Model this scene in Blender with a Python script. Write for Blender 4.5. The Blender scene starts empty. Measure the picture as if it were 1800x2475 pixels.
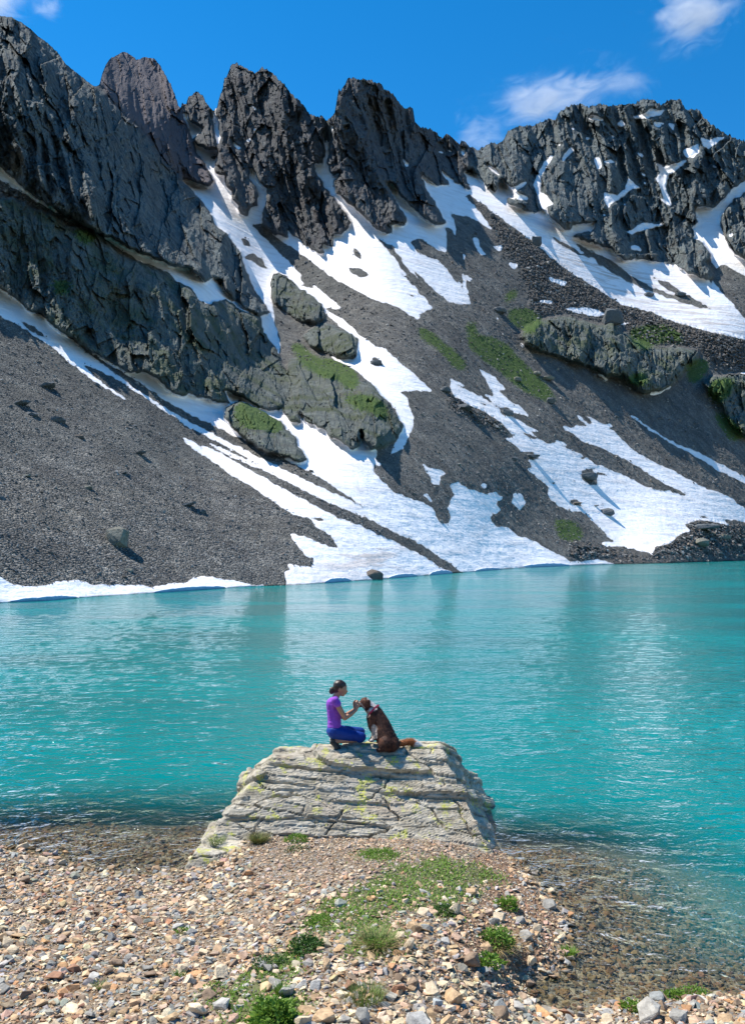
import bpy, math, random
import numpy as np
from mathutils import Vector
from mathutils.bvhtree import BVHTree

# ---------------------------------------------------------------- camera, sky, sun, exposure
F, CX, HZ, CH = 1965.0, 900.0, 1330.0, 3.8      # focal length and horizon in photo pixels, eye height above the lake (m)
scene = bpy.context.scene
cam_d = bpy.data.cameras.new("camera"); cam = bpy.data.objects.new("camera", cam_d)
scene.collection.objects.link(cam); scene.camera = cam
cam.location = (0, 0, CH); cam.rotation_euler = (math.radians(90), 0, 0)
cam_d.sensor_fit = 'HORIZONTAL'; cam_d.sensor_width = 36; cam_d.lens = 36 * F / 1800
cam_d.shift_y = (HZ - 1237.5) / 1800
cam_d.clip_start = 0.1; cam_d.clip_end = 20000

SUN_DIR = Vector((-0.48, 0.22, 0.85)).normalized()
sun_el = math.asin(SUN_DIR.z); sun_az = math.atan2(SUN_DIR.x, SUN_DIR.y)
w = bpy.data.worlds.new("World"); scene.world = w; w.use_nodes = True
nt = w.node_tree; nt.nodes.clear()
sky = nt.nodes.new('ShaderNodeTexSky'); sky.sky_type = 'NISHITA'; sky.sun_disc = False
sky.sun_elevation = sun_el; sky.sun_rotation = sun_az
sky.altitude = 2600; sky.air_density = 1.1; sky.dust_density = 0.0; sky.ozone_density = 4.0
hs = nt.nodes.new('ShaderNodeHueSaturation'); hs.inputs['Hue'].default_value = 0.495
hs.inputs['Saturation'].default_value = 1.34; hs.inputs['Value'].default_value = 1.0
bg = nt.nodes.new('ShaderNodeBackground'); bg.inputs['Strength'].default_value = 0.145
wo = nt.nodes.new('ShaderNodeOutputWorld')
nt.links.new(sky.outputs[0], hs.inputs['Color']); nt.links.new(hs.outputs[0], bg.inputs['Color']); nt.links.new(bg.outputs[0], wo.inputs['Surface'])
sl = bpy.data.lights.new("sun", 'SUN'); sl.energy = 5.0; sl.angle = math.radians(0.5); sl.color = (1.0, 0.955, 0.88)
so = bpy.data.objects.new("sun", sl); scene.collection.objects.link(so)
so.rotation_euler = (-SUN_DIR).to_track_quat('-Z', 'Y').to_euler()
scene.view_settings.view_transform = 'Standard'; scene.view_settings.look = 'None'
scene.view_settings.exposure = 0.5; scene.view_settings.gamma = 1.0
scene.cycles.max_bounces = 6; scene.cycles.transparent_max_bounces = 8
scene.cycles.volume_step_rate = 1.0; scene.cycles.volume_max_steps = 64; scene.cycles.volume_bounces = 1

rng = np.random.default_rng(7); random.seed(7)

# ---------------------------------------------------------------- helpers
def px(u, v, Y):                       # photo pixel (1800 x 2475) at distance Y -> world
    return np.array([(u - CX) / F * Y, Y, CH + (HZ - v) / F * Y])
def dpx(u, v, Y): return px(u * 1.09157, v * 1.09157, Y)
def on_plane(u, v, z):                 # pixel of the 1649-wide view, world height z
    u *= 1.09157; v *= 1.09157
    Y = (CH - z) * F / (v - HZ); return ((u - CX) / F * Y, Y, z)

_G = rng.normal(size=(256, 3)); _G /= np.linalg.norm(_G, axis=1)[:, None]
_P = rng.permutation(256); _P = np.concatenate([_P, _P, _P])
def perlin(x, y, z=0.0, seed=0):
    x, y, z = np.broadcast_arrays(np.asarray(x, float) + seed * 17.31, np.asarray(y, float) - seed * 9.17, np.asarray(z, float) + seed * 5.77)
    xi = np.floor(x).astype(int); yi = np.floor(y).astype(int); zi = np.floor(z).astype(int)
    xf, yf, zf = x - xi, y - yi, z - zi
    xi &= 255; yi &= 255; zi &= 255
    f = lambda t: t * t * t * (t * (t * 6 - 15) + 10)
    ux, uy, uz = f(xf), f(yf), f(zf)
    out = 0
    for dx in (0, 1):
        wx = ux if dx else 1 - ux
        for dy in (0, 1):
            wy = uy if dy else 1 - uy
            for dz in (0, 1):
                wz = uz if dz else 1 - uz
                g = _G[_P[_P[_P[xi + dx] + yi + dy] + zi + dz]]
                out = out + wx * wy * wz * (g[..., 0] * (xf - dx) + g[..., 1] * (yf - dy) + g[..., 2] * (zf - dz))
    return out * 1.6
def fbm(x, y, z=0.0, oct=4, seed=0, gain=.5, ridged=False):
    a, s, o = 1.0, 0.0, 0.0
    for k in range(oct):
        n = perlin(x * 2 ** k, y * 2 ** k, z * 2 ** k, seed + k)
        if ridged: n = 1 - 2 * np.abs(n) * 1.3
        o = o + a * n; s += a; a *= gain
    return o / s
def hash2(i, j, s=0):
    h = (i.astype(np.int64) * 73856093) ^ (j.astype(np.int64) * 19349663) ^ (s * 83492791)
    h = (h ^ (h >> 13)) * 1274126177; h &= 0x7fffffff
    return (h % 100003) / 100003.0
def worley(x, y, seed=0):
    xi, yi = np.floor(x).astype(int), np.floor(y).astype(int)
    d1 = np.full(x.shape, 9.0); d2 = np.full(x.shape, 9.0); cid = np.zeros(x.shape)
    for dx in (-1, 0, 1):
        for dy in (-1, 0, 1):
            cx, cy = xi + dx, yi + dy
            px_ = cx + hash2(cx, cy, seed + 1); py_ = cy + hash2(cx, cy, seed + 2)
            d = np.sqrt((x - px_) ** 2 + (y - py_) ** 2); r = hash2(cx, cy, seed + 3)
            n = d < d1
            d2 = np.where(n, d1, np.minimum(d2, d)); cid = np.where(n, r, cid); d1 = np.where(n, d, d1)
    return d1, d2, cid
def facets(x, y, seed=0, g=1.0):
    """broken planar facets: every Voronoi cell is its own tilted plane"""
    xi, yi = np.floor(x).astype(int), np.floor(y).astype(int); d1 = np.full(x.shape, 9.0); out = np.zeros(x.shape)
    for dx in (-1, 0, 1):
        for dy in (-1, 0, 1):
            cx, cy = xi + dx, yi + dy; ax = x - cx - hash2(cx, cy, seed + 1); ay = y - cy - hash2(cx, cy, seed + 2); d = ax * ax + ay * ay
            h = (hash2(cx, cy, seed + 3) - .5) * .9 + ax * (hash2(cx, cy, seed + 4) - .5) * 2.2 * g + ay * (hash2(cx, cy, seed + 5) - .5) * 1.4 * g
            n = d < d1; out = np.where(n, h, out); d1 = np.where(n, d, d1)
    return out
def sstep(a, b, x):
    t = np.clip((x - a) / (b - a), 0, 1); return t * t * (3 - 2 * t)
def tps(pts, vals, Q, smooth=0.0):
    pts = np.asarray(pts, float); vals = np.asarray(vals, float); n = len(pts)
    def U(r2): return np.where(r2 > 0, r2 * np.log(r2 + 1e-12), 0)
    A = np.zeros((n + 3, n + 3)); d = ((pts[:, None] - pts[None]) ** 2).sum(-1)
    A[:n, :n] = U(d) + np.eye(n) * smooth; A[:n, n] = 1; A[:n, n + 1:] = pts; A[n, :n] = 1; A[n + 1:, :n] = pts.T
    wv = np.linalg.solve(A, np.concatenate([vals, [0, 0, 0]]))
    out = np.full(len(Q), wv[n]) + Q @ wv[n + 1:]
    for k in range(n): out += wv[k] * U(((Q - pts[k]) ** 2).sum(-1))
    return out
def inpoly(U_, V_, poly):
    poly = np.asarray(poly, float); m = np.zeros(U_.shape, bool)
    x0, y0 = poly.min(0) - 1; x1, y1 = poly.max(0) + 1
    idx = np.where((U_.ravel() > x0) & (U_.ravel() < x1) & (V_.ravel() > y0) & (V_.ravel() < y1))[0]
    u, v = U_.ravel()[idx], V_.ravel()[idx]; c = np.zeros(len(idx), bool)
    for (ax, ay), (bx, by) in zip(poly, np.roll(poly, -1, 0)):
        if ay == by: continue
        hit = ((ay > v) != (by > v)) & (u < (bx - ax) * (v - ay) / (by - ay) + ax)
        c ^= hit
    m.ravel()[idx] = c
    return m
def blur(a, r, n=2):
    a = a.astype(np.float64)
    for _ in range(n):
        for ax in (0, 1):
            p = np.pad(a, [(r + 1, r) if i == ax else (0, 0) for i in (0, 1)], mode='edge')
            c = np.cumsum(p, axis=ax)
            a = (np.take(c, range(2 * r + 1, c.shape[ax]), ax) - np.take(c, range(0, c.shape[ax] - 2 * r - 1), ax)) / (2 * r + 1)
    return a

def mesh_obj(name, verts, faces, mat=None, parent=None, smooth=True, attrs=None):
    """faces: (n,k) int array or list of arrays of different k"""
    me = bpy.data.meshes.new(name)
    fl = faces if isinstance(faces, list) else [faces]
    fl = [np.asarray(f, np.int32) for f in fl if len(f)]
    verts = np.asarray(verts, np.float32)
    me.vertices.add(len(verts)); me.vertices.foreach_set('co', verts.ravel())
    loops = np.concatenate([f.ravel() for f in fl]); tot = np.concatenate([np.full(len(f), f.shape[1], np.int32) for f in fl])
    st = np.concatenate([[0], np.cumsum(tot)[:-1]]).astype(np.int32)
    me.loops.add(len(loops)); me.loops.foreach_set('vertex_index', loops)
    me.polygons.add(len(tot)); me.polygons.foreach_set('loop_start', st); me.polygons.foreach_set('loop_total', tot)
    me.polygons.foreach_set('use_smooth', np.full(len(tot), smooth, bool))
    me.update(calc_edges=True); me.validate()
    for k, a in (attrs or {}).items():
        a = np.asarray(a, np.float32)
        if a.ndim == 1:
            at = me.attributes.new(k, 'FLOAT', 'POINT'); at.data.foreach_set('value', a)
        else:
            if a.shape[1] == 3: a = np.concatenate([a, np.ones((len(a), 1), np.float32)], 1)
            at = me.attributes.new(k, 'FLOAT_COLOR', 'POINT'); at.data.foreach_set('color', a.ravel())
    if mat: me.materials.append(mat)
    o = bpy.data.objects.new(name, me); scene.collection.objects.link(o)
    if parent: o.parent = parent
    return o
def tag(o, label=None, cat=None, group=None, kind=None):
    if label: o['label'] = label
    if cat: o['category'] = cat
    if group: o['group'] = group
    if kind: o['kind'] = kind
    return o

class NT:                               # small node builder
    def __init__(s, name):
        s.m = bpy.data.materials.new(name); s.m.use_nodes = True; s.t = s.m.node_tree; s.t.nodes.clear()
        s.out = s.t.nodes.new('ShaderNodeOutputMaterial')
    def n(s, typ, ins=None, **kw):
        nd = s.t.nodes.new('ShaderNode' + typ)
        for k, v in kw.items(): setattr(nd, k, v)
        for k, v in (ins or {}).items():
            if isinstance(v, bpy.types.NodeSocket): s.t.links.new(v, nd.inputs[k])
            else:
                if isinstance(v, tuple) and len(v) == 3 and nd.inputs[k].type == 'RGBA': v = (*v, 1)
                nd.inputs[k].default_value = v
        return nd
    def attr(s, name, sock='Fac'): return s.n('Attribute', attribute_name=name).outputs[sock]
    def math(s, op, a, b=0.0, c=0.0, clamp=False):
        return s.n('Math', {0: a, 1: b, 2: c}, operation=op, use_clamp=clamp).outputs[0]
    def mix(s, f, a, b, bt='MIX'):
        nd = s.n('Mix', {0: f, 6: a, 7: b}, data_type='RGBA', blend_type=bt); return nd.outputs[2]
    def ramp(s, f, stops, interp='LINEAR'):
        nd = s.n('ValToRGB', {0: f}); cr = nd.color_ramp; cr.interpolation = interp
        while len(cr.elements) < len(stops): cr.elements.new(0.5)
        for e, (p, c) in zip(cr.elements, stops):
            e.position = p; e.color = (*c, 1) if len(c) == 3 else c
        return nd.outputs[0]
    def mapr(s, f, a, b, c=0.0, d=1.0):
        return s.n('MapRange', {0: f, 1: a, 2: b, 3: c, 4: d}, interpolation_type='SMOOTHSTEP').outputs[0]
    def pos(s, scale=(1, 1, 1), rot=(0, 0, 0)):
        g = s.n('NewGeometry').outputs['Position']
        return s.n('Mapping', {0: g, 2: rot, 3: scale}).outputs[0]
    def noise(s, vec, scale, detail=4, rough=.55, dist=0.0):
        return s.n('TexNoise', {'Vector': vec, 'Scale': scale, 'Detail': detail, 'Roughness': rough, 'Distortion': dist}).outputs[0]
    def voro(s, vec, scale, feat='F1', out='Distance', rnd=1.0):
        return s.n('TexVoronoi', {'Vector': vec, 'Scale': scale, 'Randomness': rnd}, feature=feat).outputs[out]
    def bsdf(s, col, rough=.9, normal=None, spec=.3, **kw):
        ins = {'Base Color': col, 'Roughness': rough, 'Specular IOR Level': spec}
        if normal is not None: ins['Normal'] = normal
        ins.update(kw); return s.n('BsdfPrincipled', ins)
    def bump(s, h, strength=1.0, dist=.1, normal=None):
        ins = {'Height': h, 'Strength': strength, 'Distance': dist}
        if normal is not None: ins['Normal'] = normal
        return s.n('Bump', ins).outputs[0]
    def done(s, sh): s.t.links.new(sh.outputs[0] if hasattr(sh, 'outputs') else sh, s.out.inputs['Surface']); return s.m

# ================================================================ THE FAR MOUNTAINSIDE
# outlines measured in the photograph, each then given its own distance and relief
def CA(p): return [(x / 1.832, y / 1.832) for x, y in p]
def CB(p): return [(900 + x / 1.832, y / 1.832) for x, y in p]
def CC(p): return [(x / 1.832, 600 + y / 1.832) for x, y in p]
def CD(p): return [(900 + x / 1.832, 600 + y / 1.832) for x, y in p]
def CE(p): return [(1200 + x / 2.748, 850 + y / 2.748) for x, y in p]

SKY_A = [(-200,20),(0,60),(45,66),(90,92),(150,135),(210,185),(255,225),(290,275),(345,320),(400,365),(420,372),(440,368),(450,330),(468,280),(495,248),(545,222),(575,232),(605,260),(640,246),(680,250),(705,280),(740,340),(765,390),(790,460),(800,468),(808,452),(825,455),(835,425),(868,400),(900,425),(915,460),(945,485),(958,480),(968,440),(988,380),(992,345),(1010,320),(1028,275),(1050,275),(1090,300),(1138,320),(1160,295),(1200,315),(1260,370),(1300,420),(1350,470),(1368,500),(1400,512),(1425,510),(1440,530),(1455,525),(1480,500),(1490,440),(1500,388),(1508,400),(1530,360),(1545,340),(1590,348),(1620,345),(1649,352)]
SKY_B = [(2,358),(30,355),(50,390),(90,410),(110,445),(150,480),(165,467),(180,480),(188,530),(215,560),(285,580),(295,605),(312,605),(335,585),(360,610),(385,635),(395,612),(425,640),(470,658),(500,640),(530,625),(550,635),(580,615),(600,575),(640,555),(720,550),(790,520),(805,530),(830,490),(880,458),(930,460),(960,468),(1010,455),(1050,462),(1090,465),(1150,455),(1190,437),(1250,437),(1280,460),(1320,435),(1365,440),(1385,475),(1445,485),(1480,530),(1520,560),(1570,590),(1649,620),(1850,690)]
SKYL = CA(SKY_A) + CB(SKY_B)
SHORE = [(-150,1472),(0,1457),(109,1452),(218,1443),(360,1434),(469,1427),(611,1417),(699,1415),(895,1402),(1092,1386),(1255,1373),(1463,1364),(1594,1362),(1800,1355),(1950,1351)]

ROCK = {   # key: (kind, label, polygon, how far it stands proud, rib scale)
 'R5': ('mountain_peak','grey double-topped peak at the back, between the dark left mountain and the small pinnacle', CA([(420,360),(440,300),(500,180),(700,180),(800,440),(812,500),(835,560),(845,620),(880,690),(935,770),(945,800),(920,825),(870,810),(805,785),(740,735),(600,560)]), .02),
 'R6': ('mountain_peak','small pointed pinnacle with snow gullies on both sides, between two larger peaks', CA([(795,440),(868,380),(945,460),(940,495),(958,560),(972,612),(958,665),(920,660),(880,650),(850,620),(870,592),(892,575),(860,545),(835,540),(812,500)]), .03),
 'R7': ('mountain_peak','tall dark rock peak with a notched top, tallest of the central peaks', CA([(955,470),(970,400),(1000,250),(1180,250),(1330,400),(1445,520),(1430,600),(1438,650),(1430,715),(1395,720),(1400,770),(1440,830),(1490,890),(1540,960),(1550,990),(1520,1030),(1480,1040),(1475,1095),(1430,1075),(1435,1130),(1400,1115),(1350,1085),(1300,1045),(1270,1005),(1280,1050),(1240,1045),(1200,1020),(1165,1000),(1160,960),(1175,900),(1185,830),(1150,810),(1130,760),(1110,735),(1100,740),(1110,800),(1145,860),(1140,910),(1110,920),(1095,955),(1060,940),(1060,910),(1030,880),(1030,850),(1000,820),(995,775),(1020,760),(990,778),(955,770),(950,740),(960,680),(970,620),(975,560),(955,500)]), .035),
 'R8': ('mountain_peak','jagged dark rock peak right of the notched peak, ridge falling to the right', CA([(1440,500),(1500,340),(1649,300)]) + CB([(60,340),(200,500),(300,560),(470,640),(500,720),(440,740),(400,760),(440,845),(350,795),(290,735),(345,822),(290,820),(240,790),(212,770),(240,830),(275,885),(325,990),(290,1000),(230,970),(180,920),(110,850),(90,810),(62,805),(100,880),(150,965),(140,1000),(85,992),(92,1030),(60,1037),(0,1000)]) + CA([(1649,990),(1580,930),(1530,890),(1480,840),(1482,800),(1517,755),(1475,778),(1452,760),(1452,700),(1455,640),(1470,600),(1450,560)]), .035),
 'R10': ('mountain_ridge','broad dark rocky ridge on the right flecked with snow patches', CB([(460,640),(600,540),(900,420),(1400,400),(1649,580),(1760,640),(1760,760),(1649,780),(1600,830),(1520,918),(1425,910),(1440,980),(1415,1010),(1420,1050),(1470,1080),(1500,1130),(1480,1160),(1510,1220),(1490,1240),(1440,1225),(1380,1200),(1340,1175),(1280,1160),(1230,1152),(1170,1145),(1120,1150),(1060,1105),(1010,1085),(950,1070),(885,1045),(910,1028),(975,1020),(995,978),(930,995),(890,988),(870,1022),(830,1003),(800,975),(765,930),(700,940),(640,915),(590,900),(590,870),(640,880),(610,840),(575,790),(545,850),(500,830),(480,790),(420,730)]), .05),
 'R11': ('rock_outcrop','dark rock buttress at the right edge of the photo below the snow gully', CB([(1760,800),(1649,850),(1580,900),(1540,960),(1560,1030),(1570,1090),(1620,1135),(1649,1150),(1760,1160)]), .04),
 'R1': ('mountain_face','huge dark rock face of the mountain on the left, sloping down to the right', CA([(-200,-50),(60,-20),(260,170),(420,366),(470,420),(550,510),(620,570),(665,620),(690,665),(740,730),(800,780),(860,860),(930,940),(960,1000),(1010,1040),(1060,1110),(1085,1180),(1120,1283)]) + CC([(1150,240),(1195,285),(1150,300),(1110,280),(1040,235),(1000,190),(985,140),(950,128),(910,150),(870,110),(830,88),(760,80),(700,50),(620,20),(560,-4)]) + CA([(555,1095),(520,1068),(470,1045),(420,1025),(330,970),(270,935),(200,900),(130,850),(90,820),(0,735),(-200,600)]), .085),
 'R2': ('cliff','mossy grey cliff at the left above the long snow strip', CA([(-200,860),(0,880),(60,870),(100,890),(150,920),(230,945),(310,1000),(380,1015),(450,1040),(520,1110),(560,1140),(620,1160),(680,1190),(740,1200),(790,1250),(845,1275)]) + CC([(845,170),(880,230),(930,250),(960,235),(1000,225),(1060,265),(1150,310),(1170,370),(1230,460),(1250,520),(1280,570),(1290,640),(1250,710),(1200,722),(1140,700),(1090,670),(1040,640),(985,625),(1000,650),(1025,688),(960,680),(900,665),(840,645),(820,655),(760,640),(700,580),(640,550),(560,545),(480,500),(400,450),(300,385),(230,340),(180,285),(140,280),(120,265),(60,210),(0,170),(-200,60)]), .07),
 'R3': ('rock_outcrop','grass-topped rock knob standing in the snow below the mossy cliff', CC([(990,740),(1000,705),(1060,672),(1150,710),(1240,765),(1300,830),(1360,935),(1335,945),(1300,940),(1230,915),(1150,885),(1060,830),(1020,780)]), .06),
 'R4': ('rock_outcrop','narrow rock rib between two snow gullies, above the rounded outcrops', CC([(1195,190),(1205,115),(1240,105),(1300,155),(1370,200),(1430,260),(1445,300),(1400,335),(1330,320),(1270,285),(1215,240)]), .05),
 'R4b': ('rock_outcrop','low rounded rock outcrop beside the narrow rib, edged with snow', CC([(1340,390),(1380,350),(1440,330),(1500,350),(1590,400),(1570,485),(1520,485),(1430,460),(1370,430)]), .035),
 'R4c': ('rock_outcrop','large rounded outcrop with grassy ledges in the middle of the slope', CC([(1250,715),(1290,640),(1275,560),(1270,490),(1330,490),(1400,520),(1500,560),(1649,600)]) + CD([(20,620),(60,680),(100,730),(135,790),(110,830),(90,860),(40,880),(0,895)]) + CC([(1625,870),(1612,850),(1600,800),(1590,880),(1560,890),(1520,870),(1500,845),(1460,840),(1430,800),(1350,760),(1320,720),(1330,775),(1290,775)]), .08),
 'R13': ('cliff','dark shadowed cliff band on the right-hand slope below the rubble ridge', CD([(650,390),(680,350),(740,320),(850,300),(960,330),(1030,345),(1030,290),(1080,300),(1100,360),(1150,400),(1240,440),(1350,440),(1440,450),(1440,490),(1390,540),(1340,595),(1250,640),(1190,640),(1140,600),(1110,560),(1050,572),(980,530),(880,500),(800,470),(700,440)]), .07),
 'R14': ('rock_outcrop','grey outcrop with green turf at the right edge, halfway up the slope', CD([(1760,540),(1649,560),(1600,560),(1500,570),(1465,590),(1480,640),(1520,660),(1560,740),(1600,800),(1649,830),(1760,850)]), .05),
}
RUBBLE = [CB([(415,870),(450,880),(560,960),(640,1020),(700,1060),(740,1100),(800,1130),(820,1170),(900,1220),(1010,1275)]) + CD([(900,110),(1000,170),(1090,240),(1200,265),(1300,300),(1400,340),(1470,365),(1649,400),(1700,420),(1700,560),(1540,530),(1440,440),(1350,430),(1240,430),(1150,390),(1090,340),(960,320),(850,290),(740,300),(690,260),(700,180),(650,120)]) + CB([(640,1240),(660,1180),(560,1100),(540,1010),(470,930)]),
          CD([(850,1370),(900,1378),(1090,1400),(1240,1395),(1649,1385),(1700,1380),(1700,1200),(1620,1225),(1480,1200),(1400,1225),(1320,1300),(1240,1330),(1220,1360),(1130,1345),(1040,1320),(900,1300)]),
          CD([(350,640),(470,700),(560,760),(610,830),(560,810),(440,760),(330,700)]), CA([(0,800),(200,905),(400,1020),(300,990),(150,915),(0,870)])]
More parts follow.
